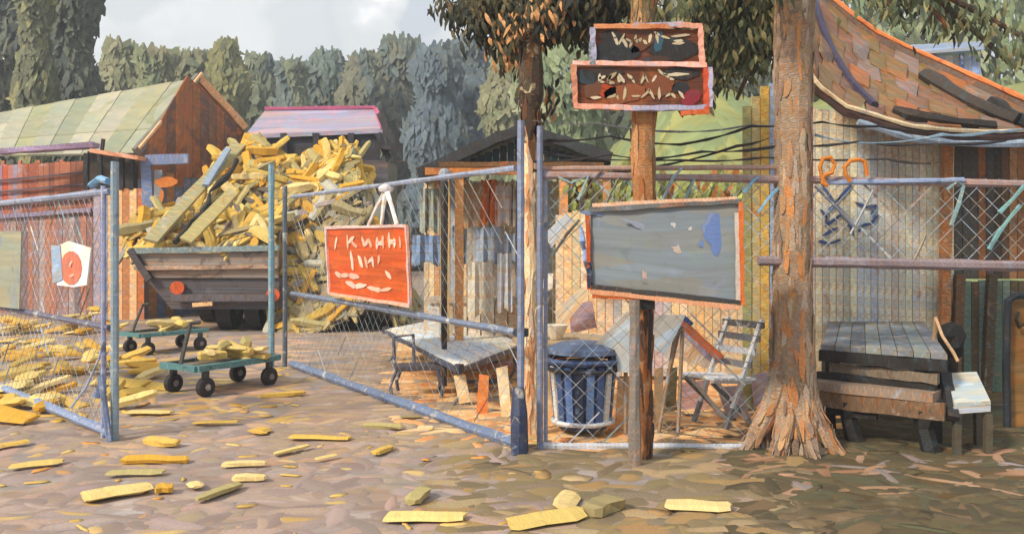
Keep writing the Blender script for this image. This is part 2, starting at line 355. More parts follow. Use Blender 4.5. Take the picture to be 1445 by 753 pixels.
# ------------------------------------------------------------------ foreground trees
def bough(b, p, n, cols, L=.16, W=.05, spread=.22, droop=.7):
    """a drooping clump of leaf-sized strokes round p"""
    for _ in range(n):
        q = p + V((R.gauss(0, spread), R.gauss(0, spread), R.gauss(0, spread * .8)))
        u = V((R.uniform(-.6, .6), R.uniform(-.4, .4), -droop - R.random() * .6))
        nn = V((R.uniform(-.5, .5), -1, R.uniform(-.2, .6)))
        b.dab(q, u, nn, L * R.uniform(.6, 1.5), W * R.uniform(.7, 1.5), jit(R.choice(cols), .2, .06), .004, 3, .3, .12, False, .3)
def limb(b, pts, r0, r1, col, n=7):
    k = len(pts); b.tube(pts, [r0 + (r1 - r0) * i / (k - 1) for i in range(k)], col, n, lump=.12)
BKC = [c(176, 160, 148), c(166, 140, 116), c(176, 112, 62), c(96, 84, 78), c(196, 140, 92)]
def trunk_cols(sc_=1):
    def f(i, j): return jit(BKC[1], .05)
    return f
def bark_plates(b, pts, rs, n, cols, L, W):
    """long ragged plates of bark standing proud of a trunk; a plate's colour depends on the side it grows on"""
    mean = tuple(sum(q[i] for q in cols) / len(cols) for i in range(3))
    for _ in range(n):
        i = R.randrange(len(pts) - 1); f = R.random(); p = pts[i].lerp(pts[i + 1], f); r = rs[i] * (1 - f) + rs[i + 1] * f
        a = R.uniform(0, math.tau); o = V((math.cos(a), math.sin(a), 0)); d = (pts[i + 1] - pts[i]).normalized(); o = (o - d * o.dot(d)).normalized()
        k = cols[int((a / math.tau * 12 + R.uniform(-.7, .7))) % len(cols)] if R.random() < .6 else R.choice(cols)
        k = mixc(k, tuple(v * .72 for v in mean), .28)
        b.dab(p + o * r * .975, d + V((R.uniform(-.12, .12), R.uniform(-.1, .1), 0)), o, L * R.uniform(.5, 1.5), W * R.uniform(.6, 1.4), jit(k, .08), .005, 5, .4)
# the big tree, flared roots, at the right of the fence
bx, by = GX(1120, 6.85), 6.85
t = thing('old_tree', 'big tree with flared roots and orange-streaked grey bark, left of the picnic table', 'tree', (bx, by, 0))
b = MB(); pts = []; rs = []
for z, px, r in ((0, 1122, .30), (.06, 1122, .24), (.2, 1122, .2), (.45, 1120, .175), (.8, 1118, .165), (1.2, 1118, .15), (1.6, 1118, .14), (2.1, 1119, .135), (2.6, 1119, .14), (3.1, 1120, .15), (3.6, 1122, .16), (4.2, 1126, .17), (5.2, 1130, .17), (6.6, 1126, .13), (8, 1132, .08)):
    pts.append(V((GX(px, by), by, z))); rs.append(r)
P2 = []; R2 = []
for i in range(len(pts) - 1):
    for q in range(3):
        f = q / 3; P2.append(pts[i].lerp(pts[i + 1], f)); R2.append(rs[i] * (1 - f) + rs[i + 1] * f)
b.tube(P2, R2, BKC[1], 12, cols=trunk_cols(), lump=.07)
bark_plates(b, P2, R2, 520, [c(230, 152, 84), c(214, 196, 178), c(196, 170, 144), c(166, 142, 120), c(236, 176, 120), c(222, 202, 184), c(146, 126, 112), c(206, 156, 110)], .24, .035)
tr = b.build('trunk', M['bark'], t)
for (dx, dy, l, z) in ((-.42, -.1, .4, .62), (-.2, -.28, .3, .5), (.05, -.36, .3, .42), (.26, -.22, .3, .5), (.36, .1, .3, .4), (-.3, .3, .3, .4)):
    b = MB(); b.tube([V((bx + dx * .18, by + dy * .18, z)), V((bx + dx * .42, by + dy * .42, z * .55)), V((bx + dx * .75, by + dy * .75, z * .2)), V((bx + dx * .98, by + dy * .98, -.02))], [.1, .085, .06, .03], BKC[0], 8, cols=trunk_cols(), lump=.1)
    bark_plates(b, [V((bx + dx * .18, by + dy * .18, z)), V((bx + dx * .42, by + dy * .42, z * .55)), V((bx + dx * .75, by + dy * .75, z * .2)), V((bx + dx * .98, by + dy * .98, 0))], [.1, .085, .06, .03], 34, [c(206, 138, 84), c(184, 172, 162), c(134, 112, 96), c(222, 178, 132), c(166, 146, 132)], .2, .035)
    b.build('root', M['bark'], t)
FOL = [c(82, 90, 66), c(96, 104, 72), c(60, 66, 54), c(120, 122, 84), c(150, 142, 100)]
lb = MB(); b = MB()
def branch(b, lb, p0, p1, r, n, cols, **k):
    mid = p0.lerp(p1, .5) + V((0, 0, .15)); limb(lb, [p0, p0.lerp(mid, .5) + V((0, 0, .08)), mid, p1], r, r * .35, c(90, 74, 60))
    for i in range(n):
        f = R.uniform(.3, 1.05); q = (p0.lerp(mid, f * 2) if f < .5 else mid.lerp(p1, f * 2 - 1))
        bough(b, q - V((0, 0, .1)), 52, cols, **k)
for px, py, Y, n in ((985, 20, 7.6, 14), (1000, 100, 7.9, 8), (1060, 40, 7.4, 8), (1050, 90, 8.0, 5), (960, 6, 7.2, 7), (1266, -20, 6.4, 2), (1340, 40, 6.5, 2), (1410, -10, 6.2, 4), (1440, 50, 6.3, 2), (1345, -30, 6.2, 2), (1080, -60, 6.3, 7), (1020, 60, 7.7, 7), (985, 140, 8, 5), (1040, 140, 8, 4), (1275, 30, 6.5, 2), (1425, 90, 6.6, 2)):
    branch(b, lb, V((GX(1124, by), by, 3.4 + R.random() * .8)), P(px, py, Y), .05, n, FOL, spread=.11, L=.1, W=.03)
lb.build('limb', M['bark'], t); b.build('crown', M['leaf'], t)
# slim pine by the gate post
sx, sy = GX(748, 7.3), 7.3
t = thing('pine_tree', 'slim pine with pale peach lower trunk and dark drooping boughs by the gate post', 'tree', (sx, sy, 0))
b = MB(); n = 26
b.tube([V((sx + math.sin(i * .5) * .012, sy, 5.2 * i / n)) for i in range(n + 1)], [.058 if i < 14 else .085 + .02 * math.sin(i) for i in range(n)] + [.05], PEACH, 9,
       cols=lambda i, j: jit(c(240, 218, 184) if i < 12 else c(78, 66, 54), .05), lump=.06)
PZ = [V((sx, sy, 5.2 * i / n)) for i in range(n + 1)]
bark_plates(b, PZ[:13], [.058] * 13, 150, [c(240, 214, 176), c(236, 196, 150), c(244, 228, 196), c(222, 150, 96), c(222, 206, 186)], .3, .035)
bark_plates(b, PZ[12:], [.088] * 15, 120, [c(70, 60, 52), c(98, 66, 44), c(52, 48, 44), c(120, 80, 50)], .25, .05)
b.build('trunk', paint('pine_bark', [(c(220, 160, 110), .3), (CREAM, .6)], 6, .85, .4, .25, .3, 1.5, 18, .01), t)
lb = MB(); b = MB()
PF = [c(70, 70, 52), c(52, 56, 46), c(92, 88, 60), c(110, 96, 66), c(44, 50, 46)]; PP = PF + [c(216, 164, 112), c(206, 150, 98)]
for px, py, Y, n, cols in ((640, 4, 7.6, 5, PF), (668, 24, 7.5, 5, PF), (700, 30, 7.7, 7, PF), (722, 60, 7.4, 6, PP), (735, 100, 7.5, 4, PP), (775, 30, 7.4, 7, PP), (800, 70, 7.6, 4, PP), (830, 10, 7.5, 7, PF), (860, 16, 7.7, 6, PF), (790, -6, 7.2, 8, PF), (750, 10, 7.1, 7, PP), (715, 0, 7.1, 6, PF), (690, -20, 7.3, 5, PF), (700, 90, 7.8, 2, PP), (870, -20, 7.3, 6, PF), (905, 4, 7.6, 7, PF), (940, 10, 7.8, 6, PF), (845, 60, 7.8, 5, PF), (765, 120, 7.5, 2, PP)):
    branch(b, lb, V((sx, sy, 3.3 + R.random() * .8)), P(px, py, Y), .022, n, cols, spread=.095, L=.095, W=.028)
lb.build('limb', M['bark'], t); b.build('crown', M['leaf'], t)
# hedge behind the grey board
t = thing('hedge', 'leafy green hedge rising behind the top edge of the grey notice board', 'hedge', (1.9, 10.6, 0))
b = MB(); b.beam(V((.7, 10.7, .05)), V((3.3, 10.7, .05)), .06, .09, c(80, 66, 50)); 
b.build('low_branch', M['bark'], t)
for i in range(14):
    b = MB(); x = .75 + i * .19; b.tube([V((x, 10.7, 0)), V((x + .04, 10.68, 1.2)), V((x - .03, 10.7, 2.2))], [.02, .015, .008], c(86, 70, 52), 5)
    b.build('stem', M['bark'], t)
b = MB()
for _ in range(1500):
    x = R.uniform(.6, 3.45); z = R.uniform(.2, 2.45 + .15 * math.sin(x * 5))
    b.dab(V((x, 10.7 + R.uniform(-.28, .3), z)), V((R.uniform(-.2, .9), 0, 1)), V((R.uniform(-.4, .4), -1, .4)), R.uniform(.12, .26), R.uniform(.04, .09), jit(R.choice([c(158, 166, 92), c(146, 154, 84), c(180, 116, 60), c(132, 130, 78), c(190, 190, 116), c(150, 160, 100)]), .12), .005, 3, .3, .1, False)
b.build('foliage', M['leaf'], t)

# ------------------------------------------------------------------ plank walls
def plank_wall(parent, p0, p1, z0, ztop, n, pal, m, th=.03, name='plank', gap=.006, rag=.02, seg=5, jt=.1):
    d = p1 - p0; u = d.normalized(); nn = V((u.y, -u.x, 0)); W = d.length / n
    for i in range(n):
        q = p0 + u * (W * (i + .5)); zt = ztop((i + .5) / n) if callable(ztop) else ztop
        k = pal[i] if len(pal) == n else R.choice(pal)
        b = MB(); b.beam(V((q.x, q.y, z0)) + nn * R.uniform(0, .012), V((q.x, q.y, zt - R.uniform(0, .02))) + nn * R.uniform(0, .012), W - gap, th, jit(k, jt), V((u.x, u.y, 0)).cross(V((0, 0, 1))), seg, rag)
        b.build(name, m, parent)
def poly_panel(parent, name, pts, ext, col, m, **k):
    b = MB(); b.prism(pts, ext, col, **k); return b.build(name, m, parent)

# left shed ----------------------------------------------------------
A, B, Cc, D, E = P(281, 112, 20), P(-8, 160, 24), P(195, 217, 18.2), P(-30, 219, 20.4), P(346, 184, 20.6)
t = thing('shed', 'long shed with mossy grey roof and brown boarded gable, behind the left fence', 'shed', (Cc.x - 2.5, 19.5, 0))
def strip_roof(parent, a0, a1, b0, b1, n, rows, pal, m, name='roof_sheet', th=.05):
    """a0-a1 is the ridge, b0-b1 the eave; each sheet is a part"""
    for i in range(n):
        for r in range(rows):
            f0, f1 = i / n, (i + 1) / n; g0, g1 = r / rows, (r + 1.06) / rows
            c0, c1 = a0.lerp(a1, f0), a0.lerp(a1, f1); e0, e1 = b0.lerp(b1, f0), b0.lerp(b1, f1)
            q = [c0.lerp(e0, g0), c1.lerp(e1, g0), c1.lerp(e1, min(g1, 1)), c0.lerp(e0, min(g1, 1))]
            nn = (q[1] - q[0]).cross(q[3] - q[0]).normalized()
            if nn.z < 0: nn = -nn
            off = nn * (.012 * (rows - r) * 0 + .01 * (r % 2) + .014 * (i % 2) + R.uniform(0, .004))
            q = [p + off for p in q]; q[0] += (q[1] - q[0]) * .01
            b = MB(); b.prism(q, -nn * th, jit(pal[(i * 3 + r * 5) % len(pal)] if R.random() < .6 else R.choice(pal), .06), ud=(q[3] - q[0])); b.build(name, m, parent)
RG = [c(150, 152, 136), c(160, 160, 140), c(140, 144, 124), c(152, 152, 120), c(168, 166, 148)]
strip_roof(t, A + V((0, 0, .04)), B, Cc, D, 9, 3, RG, M['roofg'])
poly_panel(t, 'roof_back', [A, B, B + V((4, 4, -1.6)), E], V((0, 0, -.06)), c(140, 136, 100), M['roofg'])
# barge boards
b = MB(); b.beam(A + V((.02, -.1, .06)), Cc + V((0, -.12, .02)), .1, .16, c(116, 116, 108), seg=6, rag=.15); b.build('barge_board', M['roofg'], t)
b = MB(); b.beam(A + V((.1, -.1, .12)), Cc + V((.1, -.18, .1)), .05, .05, c(226, 180, 140), seg=6, rag=.2); b.build('barge_trim', M['plank'], t)
b = MB(); b.beam(A + V((0, -.1, .06)), E + V((.05, -.12, .04)), .1, .15, c(222, 168, 122), seg=6, rag=.2); b.build('barge_board', M['plank'], t)
b = MB(); b.beam(A + V((-.05, -.16, -.1)), E + V((-.05, -.2, -.12)), .05, .1, c(170, 96, 46), seg=6, rag=.2); b.build('barge_trim', M['gable'], t)
# gable boards
n = 13
for i in range(n):
    f = (i + .5) / n; p = Cc.lerp(E, f); ap = (A.x - Cc.x) / (E.x - Cc.x)
    zt = Cc.z + (A.z - Cc.z) * (f / ap) if f < ap else E.z + (A.z - E.z) * ((1 - f) / (1 - ap))
    k = R.choice([c(124, 90, 70), c(110, 80, 70), c(156, 100, 62)])
    zm = 2.9 + R.uniform(-.15, .25)
    d = (E - Cc); d.z = 0; u = d.normalized(); W = d.length / n
    def zg(f): return (Cc.z + (A.z - Cc.z) * (f / ap) if f < ap else E.z + (A.z - E.z) * ((1 - f) / (1 - ap))) - .07
    e0 = V((Cc.x, Cc.y, 0)) + d * (i / n + .0008); e1 = V((Cc.x, Cc.y, 0)) + d * ((i + 1) / n - .0012); nv = V((u.y, -u.x, 0)) * .05
    up_ = V((0, 0, 1)); tp = [e1 + up_ * zg((i + 1) / n)] + ([e0.lerp(e1, ap * n - i) + up_ * (A.z - .07)] if i / n < ap < (i + 1) / n else []) + [e0 + up_ * zg(i / n)]
    b = MB(); b.prism([e0 + up_ * zm, e1 + up_ * zm] + tp, nv, jit(k), ud=up_); b.build('gable_board', M['gable'], t)
    k = R.choice([c(130, 134, 150), c(112, 124, 158), c(176, 130, 90)]) if i < 7 else c(150, 96, 60)
    b = MB(); b.beam(V((p.x, p.y, 0)), V((p.x, p.y, zm - .01)), W - .012, .05, jit(k), u.cross(V((0, 0, 1))), 4, .03); b.build('wall_board', M['plank'], t)
b = MB(); q0 = P(206, 226, 18.1); q1 = P(266, 224, 18.1)
b.beam(q0, q1, .1, .2, c(120, 136, 176), seg=3, rag=.1); b.beam(q0, P(210, 300, 18.1), .2, .08, c(112, 130, 170), seg=3, rag=.1); b.beam(P(224, 240, 18.05), P(222, 300, 18.05), .15, .06, c(132, 140, 150), seg=3, rag=.1)
b.build('door_frame', M['plank'], t)
b = MB(); b.dab(P(235, 257, 18.0), V((1, 0, 0)), V((0, -1, 0)), .45, .2, c(206, 120, 40), .02); b.dab(P(228, 278, 18.0), V((.1, 0, 1)), V((0, -1, 0)), .3, .08, c(206, 120, 40), .02); b.build('door_panel', M['orange'], t)
# long wall under the eave, ends at the corner of the gable
w0, w1 = P(-30, 219, 20.0), P(132, 219, 18.6)
UP = [c(164, 102, 76), c(150, 84, 62), c(176, 120, 108), c(186, 84, 50), c(150, 128, 150), c(136, 86, 66)]
plank_wall(t, V((w0.x, w0.y, 0)), V((w1.x, w1.y, 0)), 2.15, lambda f: 3.3, 22, UP, M['plank'], name='wall_board')
plank_wall(t, V((w0.x, w0.y, 0)), V((w1.x, w1.y, 0)), 0, lambda f: 2.14, 20, [c(142, 104, 96), c(150, 120, 120), c(168, 112, 92), c(124, 108, 116), c(160, 140, 140)], M['plank'], name='wall_board')
for zz, r_ in ((2.45, .05), (2.75, .04), (3.0, .04), (2.2, .09)):
    b = MB(); b.beam(V((w0.x, w0.y - .1, zz - .1)), V((w1.x, w1.y - .1, zz + .05)), .04, r_, c(86, 72, 80) if zz > 2.3 else c(140, 128, 156), seg=8, rag=.3); b.build('rail', M['dark'], t)
for px in (10, 34, 60, 92):
    b = MB(); p = P(px, 262, 18.9 + (132 - px) * .009); b.beam(p + V((0, -.15, 0)), p + V((0, -.15, .55)), .07, .05, jit(c(190, 120, 96)), seg=4, rag=.2); b.build('window_post', M['plank'], t)
# open hatch, its inside shade coloured onto the back panel, with a pink canopy edge, at the corner
hb = P(120, 266, 18.2); he = P(198, 266, 18.2)
poly_panel(t, 'hatch_shade_back', [V((hb.x, 18.3, hb.z)), V((he.x, 18.3, hb.z)), V((he.x, 18.3, hb.z + .72)), V((hb.x, 18.3, hb.z + .78))], V((0, .05, 0)), c(62, 52, 44), M['dark'])
for px in (122, 141, 172, 186):
    b = MB(); b.beam(P(px, 268, 18.1), P(px, 216, 18.1), .09, .08, c(40, 38, 38), V((0, 1, 0)), 4, .15); b.build('hatch_post', M['dark'], t)
b = MB(); b.beam(P(135, 214, 17.9), P(202, 224, 17.9), .5, .08, c(220, 160, 130), seg=4, rag=.1); b.build('hatch_canopy', M['plank'], t)
b = MB(); b.beam(P(0, 214, 18.2), P(136, 205, 18.2), .3, .1, c(160, 140, 176), seg=6, rag=.2); b.build('eave_board', M['plank'], t)
b = MB(); b.beam(P(143, 218, 17.8), P(146, 196, 17.8), .06, .06, c(40, 36, 40)); b.build('vent_pipe', M['dark'], t)
plank_wall(t, V((P(132, 0, 18.1).x, 18.1, 0)), V((P(204, 0, 18.1).x, 18.1, 0)), 0, lambda f: hb.z, 7, [c(170, 158, 176), c(150, 160, 184), PEACH, c(230, 186, 136), c(190, 130, 86), c(230, 186, 140), c(200, 120, 70)], M['plank'], name='wall_board')

# ------------------------------------------------------------------ firewood
WC = [c(214, 178, 88), c(222, 200, 130), c(210, 160, 56), c(196, 168, 86), c(176, 164, 112), c(206, 160, 60), c(212, 186, 110), c(150, 138, 100), c(224, 200, 140), c(196, 164, 76), c(150, 136, 136), c(176, 176, 164)]  # lilac-grey puts the heap's shadows into the wood colour
billets = []
for i, k in enumerate(WC):
    for v in range(2):
        b = MB()
        if v == 0:      # split wedge
            b.tube([V((-.5, .02, 0)), V((-.42, 0, 0)), V((-.1, .02, .01)), V((.25, -.02, 0)), V((.46, 0, .01)), V((.5, .01, .01))], [.1, .155, .175, .17, .14, .08], k, 5, lump=.22)
        else:           # sawn slab
            b.tube([V((-.5, .01, 0)), V((-.46, 0, 0)), V((-.1, .015, 0)), V((.3, -.01, 0)), V((.48, .01, 0)), V((.5, 0, 0))], [.14, .17, .18, .175, .15, .11], k, 6, lump=.16); b.v = [V((q.x, q.y, q.z * .45)) for q in b.v]
        o = b.build('firewood_billet', M['wood']); billets.append(o.data); bpy.data.objects.remove(o)
def billet(p, u, n, L, W, label, group, k=None, name='firewood_billet', cat='firewood', flat=1.0):
    me = billets[k if k is not None else R.randrange(len(billets))]
    o = bpy.data.objects.new(name, me); sc.collection.objects.link(o)
    u = u.normalized(); v = n.cross(u).normalized(); n = u.cross(v)
    o.matrix_world = Matrix.Translation(p) @ Matrix((u, v, n)).transposed().to_4x4() @ Matrix.Diagonal((L, W / .3, W / .3 * flat, 1))
    return tag(o, label, cat, group)
def heap_h(x, y):
    z = min(3.25, 1.35 + .8 * (y - 15.7), 1.4 + 2.4 * (x + 6.9 - (y - 15.5) * .12))
    z = min(z, 3.3 - 2.6 * (x + 3.3)) if x > -3.3 else z
    if y > 18.8: z = min(z, 3.3 - (y - 18.8) * 3)
    if x > -4.3: z = min(z, 1.7 * (y - 15.7 + (x + 4.3) * .2))
    return z + (.18 * math.sin(x * 3.1 + y) + .12 * math.sin(y * 4.3 - x * 2)) * max(0, min(1, z * 1.2))
b = MB(); g = {}; nx, ny = 40, 34
for j in range(ny + 1):
    for i in range(nx + 1):
        x = -7.0 + 6.2 * i / nx; y = 15.55 + 3.9 * j / ny
        g[i, j] = len(b.v); h = heap_h(x, y)
        b.v.append(V((x, y, max(h if not (x < -4.35 and h < 1.2) else 1.2 if y < 19 else 0, 0))))
for j in range(ny):
    for i in range(nx):
        q = (g[i, j], g[i + 1, j], g[i + 1, j + 1], g[i, j + 1])
        if max(b.v[k].z for k in q) < .05: continue
        if all(b.v[k].x < -4.4 for k in q) and b.v[q[0]].x < -6.75: continue
        b.face(q, jit(R.choice([c(120, 106, 84), c(136, 118, 76), c(104, 96, 92), c(150, 126, 72)]), .1), tuple((b.v[k].x, b.v[k].y + b.v[k].z) for k in q))  # grey-purple among the core colours stands for shadow between pieces
def heap_pt():
    while True:
        x, y = R.uniform(-6.9, -1.2), R.uniform(15.6, 18.9); z = heap_h(x, y)
        if z < (.06 if x > -4.4 else 1.25): continue
        e_ = .05; n = V((-(heap_h(x + e_, y) - z) / e_, -(heap_h(x, y + e_) - z) / e_, 1)).normalized()
        return V((x, y, z)), n
for _ in range(1700):
    p, n = heap_pt(); a = R.uniform(0, math.tau); u = V((math.cos(a), math.sin(a) * .5, math.sin(a) * .8)); u -= n * u.dot(n)
    if u.length < .2: continue
    b.dab(p + n * R.uniform(0, .06), u, n, R.uniform(.25, .6), R.uniform(.07, .16), jit(R.choice(WC[:8] + [c(112, 100, 90), c(150, 148, 140)]) if p.x < -3.7 or p.z > 2.6 else R.choice([c(150, 140, 110), c(136, 126, 104), c(164, 148, 104), c(130, 128, 118), c(180, 160, 110)]), .12), .03, 3, .2)
tag(b.build('firewood_heap', M['wood']), 'mass of small split yellow wood filling the tipper bed and spilling to its right', 'firewood heap', kind='stuff')
HK = ['yellow', 'pale straw', 'ochre', 'mustard', 'greyish olive', 'golden', 'light yellow', 'dull olive', 'cream', 'brownish yellow', 'lilac-grey', 'grey-white']
cur = [0]
def heap_words(p):
    k = cur[0]; zone = ('top' if p.z > 2.9 else 'upper face' if p.z > 2.2 else 'lower face') + (' of the heap over the truck bed' if p.x < -4.4 else ' of the heap beside the truck')
    lab = f"{HK[k // 2]} {'split wedge' if k % 2 == 0 else 'sawn slab'} on the {zone}"
    cur[0] = R.randrange(len(billets)); return lab, lab.replace('wedge', 'wedges').replace('slab', 'slabs'), k
for i in range(230):
    p, n = heap_pt(); a = R.uniform(0, math.tau); u = V((math.cos(a), math.sin(a) * .5, math.sin(a) * .9))
    if p.z > 2.5 and cur[0] > 19: cur[0] = R.randrange(8)
    if p.x > -3.7 and p.z < 2.7: cur[0] = R.choice([8, 9, 14, 15, 20, 21, 22, 23, 18, 4]); u -= n * u.dot(n); u.normalize()
    u = (u + n * R.uniform(-.15, .3)).normalized()
    billet(p + n * .1, u, (n + V((R.uniform(-.4, .4), R.uniform(-.4, .1), 0))).normalized(), R.uniform(.4, .85), R.uniform(.1, .21), *heap_words(p))
def board_up(p0, p1, w_, k, label):
    b = MB(); b.beam(p0, p1, w_, .06, k, seg=7, rag=.1, up=V((0, -1, .6))); solo(b, 'long_board', M['plank'], label, 'board', p0)
board_up(P(212, 340, 15.4), P(338, 204, 17.9), .26, c(160, 152, 112), 'longest olive-grey board sloping up the left side of the firewood heap')
board_up(P(262, 340, 15.3), P(330, 270, 16.2), .24, c(170, 160, 110), 'shorter pale olive board lying on the heap face, right of the longest board')
board_up(P(290, 262, 16.6), P(322, 210, 17.5), .12, c(140, 160, 184), 'narrow blue-grey board near the top left of the firewood heap')
b = MB(); b.tube([P(px, py, 15.35 + (345 - py) * .013) for px, py in ((334, 226), (328, 240), (318, 252), (306, 262), (296, 270), (294, 288), (284, 304), (270, 312), (262, 326), (246, 342))], [.06, .03, .07, .05, .02, .06, .06, .03, .06, .05], BLACK, 6, lump=.2)
solo(b, 'chain', M['rubber'], 'lumpy black chain hanging down the face of the firewood heap', 'chain', P(318, 252, 16))

# ------------------------------------------------------------------ tipper truck
t = thing('tipper_truck', 'old tipper truck seen from behind, bed heaped with yellow firewood, pink-grey cab roof', 'truck', (-5.2, 17.5, 0))
Yt = 15.45
tl, tr_, = P(185, 355, Yt), P(392, 352, Yt)
poly_panel(t, 'tailgate', [P(186, 358, Yt), P(392, 356, Yt), P(392, 392, Yt), P(214, 392, Yt)], V((0, .08, 0)), c(146, 130, 118), M['truck'])
b = MB(); b.beam(P(183, 354, Yt - .02), P(394, 350, Yt - .02), .12, .1, c(122, 140, 146), seg=6, rag=.15); b.build('bed_rim', M['metal'], t)
b = MB(); b.beam(P(190, 378, Yt - .05), P(392, 376, Yt - .05), .08, .07, c(176, 148, 128), seg=6, rag=.2); b.build('bed_rib', M['truck'], t)
b = MB(); b.beam(P(184, 352, Yt - .05), P(212, 394, Yt - .05), .12, .12, c(66, 60, 64), seg=3, rag=.1); b.build('bed_corner', M['truck'], t)
poly_panel(t, 'chassis', [P(206, 393, Yt + .05), P(394, 393, Yt + .05), P(392, 436, Yt + .05), P(242, 436, Yt + .05)], V((0, 3.2, 0)), c(84, 78, 82), M['truck'])
poly_panel(t, 'bed_side', [V((tl.x, Yt + .1, 1.36)), V((tl.x + .9, 19.2, 1.36)), V((tl.x + 1.1, 19.2, .8)), V((tl.x + .35, Yt + .1, .8))], V((.05, 0, 0)), c(120, 110, 108), M['truck'])
b = MB(); b.beam(P(242, 420, Yt - .08), P(388, 420, Yt - .08), .08, .12, c(96, 90, 96), seg=5, rag=.1); b.beam(P(272, 430, Yt - .1), P(300, 428, Yt - .1), .05, .07, PEACH); b.build('bumper', M['truck'], t)
for px, py in ((250, 406), (385, 416)):
    b = MB(); b.tube([P(px, py, Yt - .02), P(px, py, Yt - .09)], .12, c(226, 100, 46), 10); tag(b.build('tail_light', M['orange'], t))
for px, k in ((256, 1), (322, 0), (362, 0)):
    o_ = MB(); x = GX(px, 16); cy = 16.1 + k * 1.5
    o_.tube([V((x - .14, cy, .44)), V((x - .13, cy, .44)), V((x + .13, cy, .44)), V((x + .14, cy, .44))], [.36, .44, .44, .36], c(46, 44, 46), 18); wq = o_.build('wheel', M['rubber'], t)
    h = MB(); h.tube([V((x - .15, cy, .44)), V((x + .15, cy, .44))], .18, c(110, 106, 108), 10); h.build('rim', M['metal'], wq)
b = MB(); b.box(V((GX(340, 16.1), 16.1, .44)), 1.0, .12, .12, c(60, 56, 58)); b.build('axle', M['truck'], t)
# cab: roof, dark rear window, posts
Yc = 19.3
q = [P(346, 190, Yc), P(540, 182, Yc), P(530, 154, Yc + 1.4), P(374, 156, Yc + 1.4)]
poly_panel(t, 'cab_roof', q, V((0, 0, -.09)), c(160, 148, 166), paint('cab_roof_paint', [(c(206, 140, 150), .6), (c(140, 166, 190), .7)], 2.2, .5, .4, .2, .45, 1, 9, .006, .4))
b = MB(); b.beam(q[3] + V((0, 0, .04)), q[2] + V((0, 0, .04)), .08, .08, c(176, 92, 128), seg=5, rag=.2); b.beam(q[2], q[1], .08, .08, c(186, 96, 130), seg=4, rag=.2); b.build('roof_trim', paint('pink_trim', [], 3), t)
poly_panel(t, 'cab_window', [P(350, 192, Yc + .1), P(536, 186, Yc + .1), P(536, 226, Yc + .1), P(350, 226, Yc + .1)], V((0, .05, 0)), c(58, 58, 66), M['dark'])
poly_panel(t, 'cab_body', [P(352, 226, Yc + .05), P(548, 226, Yc + .05), P(548, 420, Yc + .05), P(352, 420, Yc + .05)], V((0, 1.5, 0)), c(96, 90, 96), M['truck'])
for px, lean in ((352, -8), (400, 2), (446, 0), (495, 0), (534, 14)):
    b = MB(); b.beam(P(px, 188, Yc + .02), P(px + lean, 224, Yc + .02), .14, .08, c(48, 46, 54), V((0, 1, 0)), 3, .2); b.build('cab_post', M['dark'], t)
b = MB(); b.beam(P(536, 160, Yc), P(556, 206, Yc - .2), .14, .1, c(44, 42, 46), V((0, 1, 0)), 5, .25); b.beam(P(530, 205, Yc - .1), P(562, 212, Yc - .2), .1, .12, c(44, 42, 46), V((0, 1, 0)), 3, .3); b.build('mirror_arm', M['dark'], t)
b = MB(); b.box(P(560, 216, Yc - .3), .26, .08, .42, c(44, 44, 48)); b.build('side_mirror', M['dark'], t)

# ------------------------------------------------------------------ market stall under a dark gable roof
t = thing('market_stall', 'open stall with a dark teal gable roof and striped plank back, behind the gate', 'stall', (.6, 11.5, 0))
def gp(x, y, Y=10.6): return P(x, y, Y)
ex0, ap0, ex1 = gp(590, 246), gp(738, 184), gp(862, 226)
for (a, q, nm) in ((ex0, ap0, 'left'), (ap0, ex1, 'right')):
    for i in range(5):
        f0, f1 = i / 5, (i + 1.04) / 5; u0, u1 = a.lerp(q, f0), a.lerp(q, min(f1, 1)); nn = V((0, 0, .02 * (i % 2)))
        b = MB(); b.prism([u0 + nn, u1 + nn, u1 + nn + V((0, 1.3, 0)), u0 + nn + V((0, 1.3, 0))], V((0, 0, -.05)), jit(R.choice([c(60, 74, 84), c(78, 84, 88), c(50, 60, 72)])), ud=V((0, 1, 0))); b.build('roof_sheet', M['dark'], t)
b = MB(); b.beam(ex0 + V((0, -.06, .02)), ap0 + V((0, -.06, .03)), .06, .12, c(60, 60, 62), seg=8, rag=.25); b.build('barge_board', M['dark'], t)
b = MB(); b.beam(ap0 + V((0, -.06, .03)), ex1 + V((0, -.06, .02)), .06, .12, c(58, 62, 66), seg=8, rag=.25); b.build('barge_board', M['dark'], t)
GB = [c(44, 66, 74), c(46, 62, 72), c(50, 58, 58), c(56, 56, 54), c(60, 70, 64), c(46, 64, 80), c(44, 62, 68), c(66, 60, 54)]
n = 26
for i in range(n):
    f = (i + .5) / n; x = ex0.x + (ex1.x - ex0.x) * f; fa = (ap0.x - ex0.x) / (ex1.x - ex0.x)
    zt = ex0.z + (ap0.z - ex0.z) * f / fa if f < fa else ap0.z + (ex1.z - ap0.z) * (f - fa) / (1 - fa)
    b = MB(); b.beam(V((x, 10.75, 2.44)), V((x, 10.75, zt - .07)), (ex1.x - ex0.x) / n - .006, .03, jit(GB[(i * 5 + i // 3) % 8], .12), V((0, 1, 0)), 3, .03)
    if zt - .07 > 2.47: b.build('gable_board', M['dark'], t)
for (x0, x1, y, k, h) in ((600, 858, 241, c(190, 124, 66), .08), (620, 852, 232, c(112, 84, 56), .06)):
    b = MB(); b.beam(gp(x0, y, 10.52), gp(x1, y + 1, 10.52), .05, h, k, seg=10, rag=.25); b.build('fascia', M['gable'], t)
